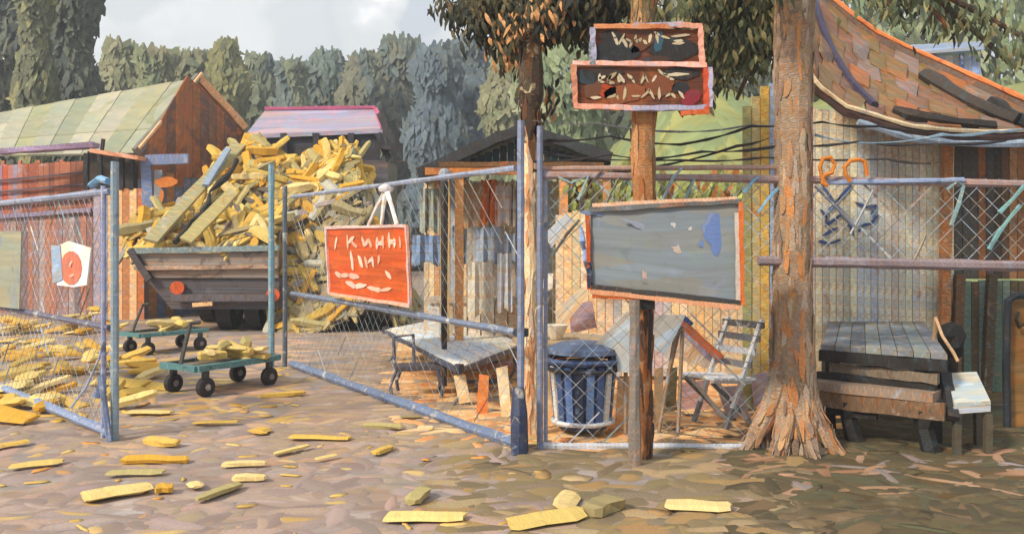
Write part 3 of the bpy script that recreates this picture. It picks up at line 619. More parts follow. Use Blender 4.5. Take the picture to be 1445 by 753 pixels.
for px, Y, k in ((628, 10.45, c(212, 176, 104)), (648, 10.6, c(226, 170, 110)), (795, 10.5, c(222, 160, 106)), (856, 10.6, c(200, 150, 104))):
    b = MB(); x = GX(px, Y); b.beam(V((x, Y, 0)), V((x, Y, 2.42)), .1, .09, k, V((0, 1, 0)), 8, .12); b.build('post', M['plank'], t)
plank_wall(t, V((GX(598, 11.7), 11.7, 0)), V((GX(856, 11.7), 11.7, 0)), 0, lambda f: 2.4, 34, [c(222, 206, 176), c(236, 206, 160), c(196, 190, 180), c(190, 194, 204), c(236, 218, 182), c(226, 170, 118), c(170, 180, 196), c(214, 204, 190)], M['plank'], name='back_plank')
b = MB(); b.box(V((GX(690, 11.3), 11.3, .86)), 1.5, .5, .06, c(190, 178, 160), rag=.05); b.build('counter_top', M['plank'], t)
for i in range(9):
    b = MB(); x = GX(612 + i * 19, 11.1); b.beam(V((x, 11.1, .0)), V((x, 11.1, .82)), .15, .03, jit(R.choice([c(206, 190, 160), c(210, 210, 210), c(236, 180, 120), c(226, 218, 200)])), V((0, 1, 0)), 4, .04); b.build('counter_board', M['plank'], t)
# goods hanging and lying in the stall
def blob(b, p, rx, ry, rz, col, n=9, m=6, lump=.1, cols=None):
    rings = []
    for j in range(m + 1):
        a = math.pi * j / m; rings.append((math.sin(a), -math.cos(a)))
    o = len(b.v)
    for s_, c_ in rings:
        for i in range(n):
            t_ = math.tau * i / n; q = 1 + R.uniform(-lump, lump)
            b.v.append(p + V((math.cos(t_) * rx * s_ * q, math.sin(t_) * ry * s_ * q, c_ * rz)))
    uo = R.uniform(0, 9)
    for j in range(m):
        for i in range(n):
            A = o + j * n; k = (i + 1) % n
            b.face((A + i, A + k, A + n + k, A + n + i), cols(i, j) if cols else col, ((uo + j * .1, i * .1), (uo + j * .1, i * .1 + .1), (uo + j * .1 + .1, i * .1 + .1), (uo + j * .1 + .1, i * .1)))
for px, py, w_, h_, k, lab, nm in (
    (606, 296, 26, 60, c(150, 158, 150), 'pale sage cloth hanging leftmost in the stall', 'hanging_cloth'),
    (668, 290, 30, 60, c(176, 150, 120), 'tan cloth hanging just right of the yellow stall posts', 'hanging_cloth'),
    (690, 284, 22, 60, c(206, 110, 44), 'bright orange cloth hanging in the middle of the stall', 'hanging_cloth'),
    (712, 290, 26, 56, c(200, 188, 184), 'pinkish white cloth hanging nearest the gate post', 'hanging_cloth'),
    (648, 344, 20, 50, c(134, 148, 166), 'narrow blue-grey bag hanging below the tan cloth', 'hanging_bag'),
    (690, 346, 34, 50, c(146, 162, 182), 'blue-grey bag hanging at the middle of the stall', 'hanging_bag'),
    (722, 352, 22, 44, c(140, 152, 170), 'small grey-blue bag hanging beside the gate post', 'hanging_bag'),
    (602, 352, 40, 40, c(124, 150, 188), 'blue bag hanging left of the yellow stall posts', 'hanging_bag'),
    (678, 408, 34, 76, c(206, 200, 186), 'off-white sheet draped over the front of the stall counter', 'sheet'),
    (712, 398, 20, 80, c(186, 190, 198), 'pale grey-blue sheet draped at the right end of the stall counter', 'sheet'),
    (790, 396, 44, 20, c(226, 226, 220), 'white cloth lying on the rail left of the grey board', 'sheet'),
    ):
    Y = 10.9 if py > 380 else 11.0; p = P(px, py, Y); b = MB()
    if nm == 'hanging_bag': b.tube([p + V((0, .01, h_ / F * Y / 2)), V((p.x + .01, p.y, 2.3))], .008, c(90, 80, 70), 4)
    if nm == 'sack':
        blob(b, p, w_ / F * Y / 2 * 1.1, .11, h_ / F * Y / 2 * 1.1, k, 10, 6, .09); b.tube([p + V((0, 0, .18)), V((p.x + .01, p.y, 1.75))], .008, c(90, 80, 70), 4)
    else:
        W = w_ / F * Y; H = h_ / F * Y; nx_ = 7; o = len(b.v)
        for layer in (0, 1):
            for j in range(4):
                for i in range(nx_ + 1):
                    b.v.append(p + V((W * (i / nx_ - .5) * (1 + .1 * j / 3), .03 * math.sin(i * 2.1 + j * .5) + layer * .012, H * (.5 - j / 3) + R.uniform(-.01, .01) - (.03 * math.sin(i * 1.3) if j == 3 else 0))))
        st = nx_ + 1; L4 = 4 * st
        for j in range(3):
            for i in range(nx_):
                A = o + j * st + i; uvq = ((j * .2, i * .1), (j * .2, i * .1 + .1), (j * .2 + .2, i * .1 + .1), (j * .2 + .2, i * .1))
                kk = jit(k, .08); b.face((A, A + 1, A + st + 1, A + st), kk, uvq); b.face((A + L4, A + L4 + st, A + L4 + st + 1, A + L4 + 1), kk, uvq)
    solo(b, nm, M['cloth'], lab, 'bag' if 'bag' in nm else 'cloth', p, smooth=False)

# ------------------------------------------------------------------ cream plank fence at the back of the yard
t = thing('plank_fence', 'low cream and lilac plank fence across the back of the yard, under the hedge', 'fence', (2, 10, 0))
CP = [c(226, 204, 164), c(222, 206, 176), c(236, 200, 150), c(200, 188, 196), c(240, 222, 186), c(224, 204, 174), c(194, 192, 196), c(238, 210, 164)]
plank_wall(t, V((.5, 10.2, 0)), V((3.35, 10.2, 0)), .05, lambda f: 1.9 + .05 * math.sin(f * 20), 30, CP, M['plank'])
for z in (.35, 1.2):
    b = MB(); b.beam(V((.48, 10.26, z)), V((3.38, 10.26, z)), .05, .08, c(150, 120, 90), seg=4, rag=.1); b.build('rail', M['plank'], t)

# ------------------------------------------------------------------ cottage at the right with the patched roof
t = thing('cottage', 'plank cottage under a sagging patched rusty roof, behind the picnic table', 'house', (4.5, 9.6, 0))
Yw = 9.4
pal_w = [mixc(k, c(232, 230, 220), .35) for k in [c(190, 192, 186), c(210, 204, 178), c(166, 176, 194), c(220, 210, 176), c(180, 170, 158), c(200, 200, 196), c(156, 146, 134), c(190, 178, 168), c(226, 216, 190)]]
def ztop(f):
    px = 1144 + f * (1345 - 1144); py = 150 + (px - 1144) * .14 if px < 1190 else 157 + (px - 1190) * .22
    return P(0, min(py, 186), Yw).z
plank_wall(t, V((GX(1140, Yw), Yw, 0)), V((GX(1345, Yw), Yw, 0)), 0, ztop, 21, pal_w, M['plank'], name='wall_plank', rag=.03)
PORCH_DIM = [c(70, 62, 54), c(96, 74, 52), c(56, 54, 52), c(150, 100, 60), c(84, 80, 76), c(176, 130, 88), c(60, 56, 50)]  # shade of the porch interior put into dark plank colours
plank_wall(t, V((GX(1346, Yw), Yw, 1.0)), V((GX(1500, Yw), Yw, 1.0)), 1.2, lambda f: 2.75, 14, PORCH_DIM, M['dark'], name='wall_plank', rag=.06)
TG = [c(104, 124, 112), c(120, 140, 136), c(96, 84, 66), c(112, 132, 124), c(116, 92, 62), c(126, 144, 144), c(130, 146, 148), c(100, 92, 70)]
plank_wall(t, V((GX(1346, Yw), Yw - .02, 0)), V((GX(1500, Yw), Yw - .02, 0)), 0, lambda f: 1.19, 14, TG, M['plank'], name='wall_plank', rag=.03)
for px, k in ((1330, c(190, 130, 84)), (1346, c(120, 92, 68)), (1391, c(90, 80, 66))):
    b = MB(); b.beam(P(px, 0, Yw - .12) * 1 - V((0, 0, P(px, 0, Yw).z)), V((GX(px, Yw), Yw - .12, 2.7 if px < 1340 else 1.25)), .09, .08, k, V((0, 1, 0)), 6, .12); b.build('post', M['bark'], t)
# roof: surface between the lower edge (near) and the upper edge (far)
lo = [P(1136, 100, 8.6), P(1150, 128, 8.6), P(1190, 158, 8.6), P(1235, 172, 8.6), P(1280, 186, 8.6), P(1340, 192, 8.6), P(1400, 194, 8.7), P(1470, 190, 8.8)]
hi = [P(1138, -40, 11.6), P(1168, 8, 11.6), P(1205, 38, 11.5), P(1240, 62, 11.4), P(1285, 84, 11.2), P(1335, 106, 11), P(1395, 134, 10.6), P(1470, 168, 10.2)]
def rp(f, g):
    x = f * (len(lo) - 1); i = min(int(x), len(lo) - 2); q = x - i
    a = lo[i].lerp(lo[i + 1], q); d = hi[i].lerp(hi[i + 1], q)
    return a.lerp(d, g) - V((0, 0, .12 * math.sin(g * math.pi)))
RC = [c(116, 88, 78), c(138, 106, 68), c(118, 108, 68), c(110, 86, 80), c(106, 100, 66), c(176, 104, 54), c(126, 130, 136), c(130, 98, 66), c(112, 102, 98), c(126, 114, 72), c(120, 106, 68)]
for r in range(6):
    n = 11
    for i in range(n):
        f0 = (i + (.5 if r % 2 else 0)) / n; f1 = min(f0 + 1.08 / n, 1); g0 = r / 6; g1 = min(g0 + 1.25 / 6, 1)
        if f0 >= .99: continue
        q = [rp(f0, g0), rp(f1, g0), rp(f1, g1), rp(f0, g1)]
        nn = (q[1] - q[0]).cross(q[3] - q[0]).normalized()
        if nn.z < 0: nn = -nn
        lift = nn * (.05 - .006 * r + R.uniform(0, .012) + .02 * (i % 2))
        q = [p + lift for p in q]; q[0] += V((R.uniform(-.05, .05), 0, R.uniform(-.03, .03))); q[1] += V((R.uniform(-.05, .05), 0, R.uniform(-.03, .03)))
        b = MB(); b.prism(q, -nn * .03, jit(mixc(R.choice(RC), c(150, 104, 66), .42), .08), ud=(q[3] - q[0])); b.build('roof_sheet', M['rust'], t)
def edge(pts, w_, h_, col, name, m, off=V((0, 0, 0)), rag=.2):
    b = MB(); b.tube([p + off for p in pts], [w_ * R.uniform(1 - rag, 1 + rag) for _ in pts], col, 6, lump=.15); b.build(name, m, t)
dn = lambda g, n=24: [rp(i / n, g) for i in range(n + 1)]
edge(dn(0), .045, 0, c(84, 62, 58), 'eave_board', M['dark'], V((0, -.02, 0)))
edge(dn(0), .022, 0, c(228, 210, 176), 'eave_trim', M['plank'], V((0, -.06, .05)))
edge(dn(0)[8:], .035, 0, c(140, 160, 184), 'gutter', M['metal'], V((0, -.1, -.08)))
edge(dn(1), .07, 0, c(110, 92, 82), 'ridge_cap', M['rust'], V((0, 0, .06)))
edge(dn(1), .03, 0, c(216, 130, 70), 'ridge_trim', M['orange'], V((0, -.06, .12)))
for a, q, rr, k in (((.06, .75), (.42, .1), .05, c(62, 58, 84)), ((.62, .8), (.93, .55), .09, c(62, 56, 52)), ((.5, .12), (.86, .08), .07, c(54, 48, 44)), ((.86, .75), (.99, .5), .1, c(48, 46, 44))):
    edge([rp(a[0] + (q[0] - a[0]) * i / 6, a[1] + (q[1] - a[1]) * i / 6) + V((0, -.02, .09)) for i in range(7)], rr, 0, k, 'roof_batten', M['dark'])
# painted marks on the cottage wall
def marks(strokes, Y, col, w0, parent):
    for st in strokes:
        b = MB(); pts = [P(x, y, Y) for x, y in st[0]]; nn = V((0, -1, 0))
        for a, q in zip(pts, pts[1:]):
            b.dab((a + q) / 2 + nn * .004, q - a, nn, (q - a).length * 1.18 + w0 * .2, w0 * R.uniform(.8, 1.2), jit(col, .08), .006, 4, .25)
        b.build('painted_mark', M['letter'], parent)
marks([([(1158, 296), (1166, 306), (1166, 318), (1180, 308), (1190, 300)],), ([(1160, 262), (1176, 284), (1196, 312), (1204, 330)],), ([(1200, 262), (1184, 280), (1168, 300)],), ([(1212, 326), (1216, 318), (1228, 316), (1238, 304)],), ([(1208, 286), (1222, 292), (1236, 290), (1230, 302)],), ([(1156, 340), (1170, 344), (1186, 338)],), ([(1162, 332), (1180, 322)],)],
      Yw - .035, c(62, 84, 140), .03, t)
# blue hut beyond the roof
t = thing('hut', 'small blue and white hut with a flat grey-blue roof, beyond the rusty roof', 'hut', (GX(1332, 17), 17.5, 2.5))
hz = lambda y: P(0, y, 17).z
b = MB(); b.prism([P(1272, 64, 16.8), P(1390, 58, 16.8), P(1388, 70, 16.8), P(1276, 78, 16.8)], V((0, 2.4, 0)), c(156, 174, 204), ud=V((1, 0, 0))); b.build('roof', M['cloth'], t)
for i, k in enumerate([c(172, 170, 176), c(186, 190, 204), c(150, 158, 170), c(160, 180, 214), c(190, 196, 210), c(170, 180, 196), c(150, 170, 204), c(140, 160, 200)]):
    b = MB(); x = GX(1288 + i * 13, 17); b.beam(V((x, 17.05, 2.2)), V((x, 17.05, hz(78))), .17, .04, k, V((0, 1, 0)), 4, .02); b.build('wall_plank', M['cloth'], t)
for px in (1318, 1357):
    b = MB(); x = GX(px, 16.9); b.beam(V((x, 16.9, 2.2)), V((x, 16.9, hz(78))), .07, .07, c(60, 78, 116), V((0, 1, 0)), 4, .15); b.build('post', M['metal'], t)
# dark door at the right edge
t = thing('panel_door', 'brown door in a black frame with a dark curl on it, at the right edge', 'door', (GX(1442, 7.6), 7.6, 0))
b = MB(); b.prism([V((GX(1424, 7.6), 7.6, 0)), V((GX(1500, 7.6), 7.6, 0)), V((GX(1500, 7.6), 7.6, P(0, 424, 7.6).z)), V((GX(1424, 7.6), 7.6, P(0, 424, 7.6).z))], V((0, .05, 0)), c(140, 104, 60), ud=V((0, 0, 1))); b.build('door_leaf', M['gable'], t)
b = MB(); b.tube([V((GX(1421, 7.55), 7.55, 0)), V((GX(1420, 7.55), 7.55, .6)), V((GX(1422, 7.55), 7.55, P(0, 424, 7.55).z)), V((GX(1434, 7.55), 7.55, P(0, 417, 7.55).z)), V((GX(1500, 7.55), 7.55, P(0, 415, 7.55).z))], .03, c(44, 50, 58), 6, lump=.15); b.build('door_frame', M['dark'], t)
b = MB(); b.tube([P(1438, 440, 7.56), P(1434, 450, 7.55), P(1438, 462, 7.55), P(1446, 456, 7.55)], .014, c(44, 40, 36), 5, lump=.2); b.build('door_curl', M['dark'], t)
# narrow plank screen left of the big trunk
t = thing('plank_screen', 'narrow screen of khaki, yellow and blue planks just left of the big tree', 'screen', (GX(1080, 8.4), 8.4, 0))
b = None
for i, (k, top) in enumerate([(c(150, 150, 104), 150), (c(188, 168, 120), 136), (c(196, 166, 84), 122), (c(150, 172, 204), 118), (c(176, 176, 160), 124), (c(124, 118, 84), 134), (c(150, 150, 140), 140), (c(170, 104, 70), 150)]):
    x = GX(1054 + i * 12.5, 8.4); b = MB(); b.beam(V((x, 8.4 + .01 * (i % 2), 0)), V((x, 8.4 + .01 * (i % 2), P(0, top, 8.4).z)), .078, .03, jit(k, .05), V((0, 1, 0)), 7, .05); b.build('plank', M['plank'], t)
for px, y0, y1 in ((1071, 268, 292), (1075, 306, 332), (1098, 318, 336)):
    pass

# ------------------------------------------------------------------ chain-link fence and gate
FB = c(134, 150, 178); FD = c(70, 78, 100)
def post(parent, px, Y, ytop, r, k, name='post', m='metal', lean=0):
    x = GX(px, Y); z = P(0, ytop, Y).z; b = MB(); n = 12
    b.tube([V((x + lean * i / n, Y, z * i / n - .02 * (i == 0))) for i in range(n + 1)], r, k, 8, lump=.1); return b.build(name, M[m], parent)
def rail(parent, p, q, r, k, name='rail', m='metal', n=14):
    b = MB(); b.tube([p.lerp(q, i / n) for i in range(n + 1)], r, k, 7, lump=.14); return b.build(name, M[m], parent)
def mesh_wire(parent, p, q, z0, z1, step=.13, keep=.8, cols=None, r=.0027):
    """two families of slanting wires between the uprights p and q; wire colours and gauges vary"""
    b = MB(); u = (q - p); L = u.length; u = u / L; H = z1 - z0; nn = V((u.y, -u.x, 0))
    cols = cols or [c(150, 170, 190), c(120, 150, 160), c(110, 112, 110), c(170, 180, 190), c(150, 140, 130)]
    for s_ in (1, -1):
        k = -H
        while k < L:
            a0 = max(0, k); a1 = min(L, k + H)
            if a1 > a0 + .05:
                za, zb = (a0 - k), (a1 - k)
                if s_ < 0: za, zb = H - za, H - zb
                A = V((p.x, p.y, 0)) + u * a0 + V((0, 0, z0 + za)); Bq = V((p.x, p.y, 0)) + u * a1 + V((0, 0, z0 + zb))
                m_ = max(1, int((Bq - A).length / .3))
                for i in range(m_):
                    if R.random() > keep: continue
                    rr = r * (2.6 if R.random() < .05 else .8)
                    b.tube([A.lerp(Bq, i / m_) + nn * .006 * s_, A.lerp(Bq, (i + 1) / m_) + nn * .006 * s_], rr, jit(R.choice(cols), .15), 3, cap=False)
            k += step
    return tag(b.build('wire_mesh', M['metal'], parent), kind='stuff')
def clip(parent, p, r=.045, k=FD):
    b = MB(); b.tube([p - V((0, 0, .03)), p + V((0, 0, .03))], r, k, 8); b.build('clamp', M['metal'], parent)
# left leaf: from the post at px 152 back to the left
t = thing('chain_link_gate', 'left gate leaf of blue-grey tube and mesh, with the paper notice', 'gate', (GX(155, 7.14), 7.14, 0), 'gate leaves of the yard')
L0 = V((GX(155, 7.14), 7.14, 0)); L1 = V((GX(-60, 10.7), 10.7, 0))
post(t, 162, 7.12, 228, .033, c(128, 150, 168)); post(t, 146, 7.2, 262, .022, c(140, 150, 190))
for z, r_, k in ((.06, .04, c(130, 148, 186)), (.9, .028, c(96, 96, 118)), (2.0, .028, c(140, 152, 180))):
    rail(t, L0 + V((0, 0, z)), L1 + V((0, 0, z)), r_, k)
b = MB(); b.tube([P(128, 262, 7.3), P(140, 252, 7.25), P(152, 256, 7.15)], .03, c(120, 170, 214), 6, lump=.2); b.build('bracket', M['metal'], t)
b = MB(); b.tube([P(136, 560, 7.1), P(142, 530, 7.08), P(150, 590, 7.06), P(154, 622, 7.05)], .03, c(110, 128, 166), 6, lump=.25); b.build('brace', M['metal'], t)
b = MB(); b.tube([P(100, 575, 7.4), P(122, 545, 7.3), P(140, 505, 7.2), P(146, 480, 7.15)], .01, c(160, 176, 206), 5, lump=.25); b.build('tie_wire', M['metal'], t)
mesh_wire(t, L0, L1, .08, 1.98, .13, .9)
# right leaf: from the main post at px 735 back to the left
H0 = V((GX(735, 6.8), 6.8, 0)); H1 = V((GX(412, 11.2), 11.2, 0))
t = thing('chain_link_gate', 'right gate leaf of blue-grey tube and wire mesh, carrying the orange sign', 'gate', tuple(H0), 'gate leaves of the yard')
rail(t, H0 + V((-.04, 0, .05)), H1 + V((0, 0, .05)), .045, c(104, 122, 156)); rail(t, H0 + V((-.04, 0, .9)), H1 + V((0, 0, .94)), .03, c(110, 124, 150)); rail(t, H0 + V((-.04, 0, 2.16)), H1 + V((0, 0, 2.16)), .024, c(140, 152, 178)); 
post(t, 402, 11.25, 262, .03, c(84, 96, 112)); post(t, 383, 11.3, 232, .04, c(120, 160, 180))
mesh_wire(t, H0, H1, .1, 2.14, .14, .75, r=.0018)
clip(t, H0 + V((0, 0, .9)), .06, c(44, 50, 64)); clip(t, H0 + V((-.02, 0, .08)), .07, c(120, 140, 160))
# fence run to the right
t = thing('chain_link_fence', 'long frontal fence run with sagging barbed wire, right of the gate', 'fence', (GX(735, 6.8), 6.8, 0))
post(t, 735, 6.72, 170, .028, c(120, 134, 168)); post(t, 762, 6.78, 178, .024, c(116, 128, 160)); post(t, 770, 6.84, 240, .016, c(140, 150, 178))
b = MB(); x = GX(732, 6.66); b.tube([V((x, 6.66, 0)), V((x + .005, 6.65, .3)), V((x, 6.66, .5))], [.07, .06, .04], c(48, 60, 92), 7, lump=.15); b.build('post_sleeve', M['metal'], t)
Yf = 6.82
rail(t, P(762, 630, Yf), P(1096, 632, Yf), .035, c(186, 192, 206)); rail(t, P(762, 247, Yf), P(1478, 260, Yf), .03, c(156, 136, 136), m='plank'); rail(t, P(762, 238, Yf + .03), P(1100, 236, Yf + .03), .02, c(176, 150, 140), m='plank'); rail(t, P(1070, 368, Yf - .02), P(1478, 376, Yf - .02), .042, c(140, 128, 136), m='plank')
rail(t, P(1160, 258, Yf - .03), P(1360, 254, Yf - .03), .02, c(140, 160, 200)); 
for pts, r_, k in (([(770, 198), (860, 192), (960, 204), (1060, 178), (1160, 172), (1240, 178), (1330, 186)], .012, BLACK), ([(760, 214), (880, 226), (990, 214), (1100, 206), (1210, 200), (1320, 203), (1445, 196)], .012, c(50, 50, 56)), ([(752, 228), (860, 218), (960, 226), (1080, 222), (1250, 224), (1330, 230)], .011, c(56, 54, 56)), ([(752, 240), (820, 244), (920, 236), (1040, 206), (1096, 190)], .012, c(46, 44, 46)), ([(1150, 190), (1230, 202), (1330, 190), (1400, 186), (1470, 176)], .016, c(120, 150, 176)), ([(752, 170), (840, 174), (960, 186), (1060, 176), (1130, 172)], .008, c(96, 100, 110))):
    b = MB(); pp = []
    for a, q in zip(pts, pts[1:]):
        for i in range(5): pp.append(P(a[0] + (q[0] - a[0]) * i / 5, a[1] + (q[1] - a[1]) * i / 5 + 3 * math.sin(i / 5 * math.pi), Yf + .05))
    b.tube(pp, [r_ * R.uniform(.35, 1.2) for _ in pp], k, 5); b.build('wire', M['rubber'] if k[2] < .1 else M['metal'], t)
for px, a, Y in ((846, -40, 6.7), (888, 60, 6.7), (965, 60, 6.7), (1004, 15, 6.7), (1032, 35, 6.7), (806, 15, 6.7)):
    pass
mesh_wire(t, V((GX(775, Yf), Yf, 0)), V((GX(1478, Yf), Yf, 0)), 1.46, 2.08, .12, .93, r=.004)
mesh_wire(t, V((GX(775, Yf), Yf, 0)), V((GX(1096, Yf), Yf, 0)), .05, 1.46, .13, .88)
mesh_wire(t, V((GX(735, 6.8), 6.8, 0)), V((GX(1080, Yf), Yf, 0)), .05, .06, .17, 0)
for pts, r_, k in (([(1396, 352), (1408, 330), (1424, 308), (1440, 290)], .016, TEAL), ([(1336, 268), (1350, 256), (1360, 262), (1352, 290), (1342, 318)], .014, c(120, 150, 156)), ([(1410, 300), (1430, 280), (1446, 262)], .014, TEAL), ([(1050, 272), (1062, 256), (1070, 250)], .012, c(120, 176, 220)), ([(1070, 300), (1084, 280), (1098, 266)], .013, c(120, 176, 220)), ([(1150, 262), (1180, 292), (1206, 320)], .012, c(110, 120, 140)), ([(1232, 268), (1216, 300), (1200, 330)], .01, c(150, 160, 170)), ([(955, 300), (968, 278), (980, 252)], .012, c(130, 160, 166)), ([(820, 282), (836, 256), (850, 240)], .01, c(90, 84, 76)), ([(788, 250), (806, 258), (830, 248), (816, 282)], .011, c(140, 170, 176)), ([(850, 300), (862, 272), (874, 250)], .011, c(100, 100, 92)), ([(935, 282), (950, 250), (964, 236)], .012, c(150, 176, 190)), ([(1290, 366), (1300, 345), (1306, 330)], .012, c(140, 134, 116)), ([(780, 360), (800, 330), (818, 310)], .012, c(90, 90, 92))):
    b = MB(); b.tube([P(x, y, Yf - .03) for x, y in pts], [r_ * R.uniform(.7, 1.2) for _ in pts], k, 5, lump=.2); b.build('loose_wire', M['metal'], t)
# orange rope loops on the top rail
b = MB(); b.tube([P(x, y, Yf - .08) for x, y in ((1166, 262), (1160, 250), (1157, 236), (1162, 224), (1172, 222), (1178, 232), (1174, 244), (1162, 248), (1160, 258), (1168, 262))], .016, c(206, 124, 36), 7, lump=.2)
solo(b, 'rope_loop', M['orange'], 'orange rope tied in a closed loop on the top rail, left one of two', 'rope', P(1166, 258, Yf - .08))
b = MB(); b.tube([P(x, y, Yf - .08) for x, y in ((1200, 256), (1194, 246), (1192, 236), (1200, 227), (1212, 225), (1220, 228), (1222, 238), (1223, 248))], .016, c(206, 124, 36), 7, lump=.2)
solo(b, 'rope_loop', M['orange'], 'orange rope hooked in an open arch over the top rail, right one of two', 'rope', P(1205, 250, Yf - .08))
# dark pole of the stall row
t = thing('dark_post', 'short-topped black post with an insulator, left of the stall', 'post', (GX(627, 9.7), 9.7, 0))
b = MB(); x = GX(627, 9.7); b.tube([V((x, 9.7, 0)), V((x, 9.7, 1.2)), V((x, 9.7, 2.25))], [.03, .035, .05], c(58, 56, 54), 7, lump=.1); b.build('pole', M['dark'], t)
b = MB(); blob(b, V((x, 9.7, 2.32)), .07, .07, .08, c(150, 160, 176)); b.build('insulator', M['metal'], t)

# ------------------------------------------------------------------ signs
# orange sign hung on the gate leaf
def gate_pt(px, py, off=.09):
    """point of the gate plane seen at a pixel"""
    d = V((px - 722.5, F, HOR - py)); u = (H1 - H0).normalized(); nn = V((u.y, -u.x, 0))
    if nn.y > 0: nn = -nn
    o = V((0, 0, EYE)); pl = H0 + nn * off; s_ = (pl - o).dot(nn) / d.dot(nn); return o + d * s_, nn
q4 = [gate_pt(461, 321)[0], gate_pt(575, 319)[0], gate_pt(580, 431)[0], gate_pt(466, 414)[0]]; gn = gate_pt(500, 380)[1]
t = thing('hanging_sign', 'square orange sign with pale brushed lettering, hung on the gate leaf', 'sign', tuple((q4[2] + q4[3]) / 2))
b = MB(); b.prism(q4, -gn * .02, c(196, 82, 16)); b.build('panel', M['orange'], t)
for a, q, k in ((0, 1, c(206, 180, 176)), (1, 2, c(214, 170, 160)), (2, 3, c(222, 170, 150)), (3, 0, c(220, 190, 190))):
    b = MB(); b.beam(q4[a] + gn * .008, q4[q] + gn * .008, .03, .028, k, gn, 8, .3); b.build('frame', M['cloth'], t)
def sign_marks(strokes, fn, nn, w_, cols, parent):
    for st in strokes:
        b = MB(); pts = [fn(x, y) for x, y in st]; k = R.choice(cols)
        for a, q in zip(pts, pts[1:]):
            b.dab((a + q) / 2 + nn * .006, q - a, nn, (q - a).length * 1.2 + w_ * .3, w_ * R.uniform(.75, 1.3), jit(k, .08), .005, 4, .3)
        b.build('letter', M['letter'], parent)
LP = [c(240, 206, 190), c(226, 176, 150), c(236, 190, 170)]
sign_marks([[(476, 336), (474, 349)], [(491, 334), (492, 349)], [(493, 342), (500, 335)], [(497, 341), (504, 348)], [(512, 336), (515, 346)], [(516, 346), (521, 338)], [(521, 338), (525, 347)], [(533, 337), (533, 350)], [(541, 334), (542, 348)], [(534, 343), (540, 343)], [(550, 331), (551, 348)], [(557, 338), (558, 347)], [(551, 341), (557, 341)], [(565, 336), (566, 348)],
    [(496, 356), (499, 379)], [(507, 363), (512, 375)], [(516, 364), (519, 376)], [(521, 370), (526, 364), (528, 375)], [(536, 362), (535, 371)],
    [(475, 385), (482, 389), (494, 388), (506, 391)], [(546, 384), (552, 392)], [(490, 398), (502, 404), (516, 402)], [(522, 406), (538, 410), (552, 407)]],
    lambda x, y: gate_pt(x, y, .09)[0], gn, .045, LP, t)
k0 = gate_pt(545, 268, .05)[0]
for px in (520, 538, 560):
    b = MB(); e_ = gate_pt(px, 317)[0]; b.tube([k0, k0.lerp(e_, .5) + V((0, 0, .02)), e_], [.03, .022, .018], c(224, 222, 222), 6, lump=.25); b.build('cord', M['cloth'], t)
b = MB(); blob(b, k0 + V((0, 0, .01)), .08, .06, .05, c(206, 206, 214)); b.build('knot', M['cloth'], t)
# two-tier sign on a tall pole
Ys = 6.5
t = thing('sign_post', 'tall wooden pole carrying two dark framed signboards, one above the other', 'sign', (GX(908, Ys), Ys, 0))
b = MB(); n = 30; pz = [V((GX(908, Ys) + .004 * math.sin(i), Ys, 3.9 * i / n)) for i in range(n + 1)]
b.tube(pz, [.06 if i < 9 else .085 for i in range(n + 1)], c(176, 124, 80), 10, lump=.07)
bark_plates(b, pz[:9], [.06] * 9, 60, [c(150, 96, 58), c(196, 116, 60), c(90, 74, 64), c(60, 52, 48)], .3, .04)
bark_plates(b, pz[23:], [.085] * 8, 90, [c(112, 98, 66), c(132, 116, 78), c(90, 80, 62), c(196, 160, 112)], .25, .05)
bark_plates(b, pz[9:], [.085] * 22, 110, [c(214, 150, 96), c(186, 110, 54), c(150, 126, 92), c(222, 172, 122)], .28, .04)
b.build('pole', M['bark'], t)
def signboard(x0, y0, x1, y1, strokes, name, panels, fr, tilt=0):
    Yb = Ys - .13; f = lambda x, y: P(x, y, Yb); nn = V((0, -1, 0))
    b = MB(); b.prism([f(x0, y0 + tilt), f(x1, y0), f(x1, y1), f(x0, y1)], V((0, .04, 0)), c(96, 56, 38)); p = b.build(name, M['gable'], t)
    for (px, py, L, W, k, an) in panels:
        b = MB(); b.dab(f(px, py) + V((0, -.003, 0)), V((math.cos(an), 0, math.sin(an))), nn, L / F * Yb, W / F * Yb, k, .005 + .0004 * (px % 5), 5, .15); b.build('paint_patch', M['dark'], p)
    for a, q, k in fr:
        b = MB(); b.beam(f(*a) + V((0, -.012, 0)), f(*q) + V((0, -.012, 0)), .035, .034, k, V((0, -1, 0)), 9, .3); b.build('frame', M['cloth'] if k[2] > .25 else M['orange'], p)
    sign_marks(strokes, f, nn, .019, [c(196, 184, 152), c(176, 160, 128), c(206, 196, 170)], p)
PK = c(222, 160, 134); LV = c(160, 160, 190)
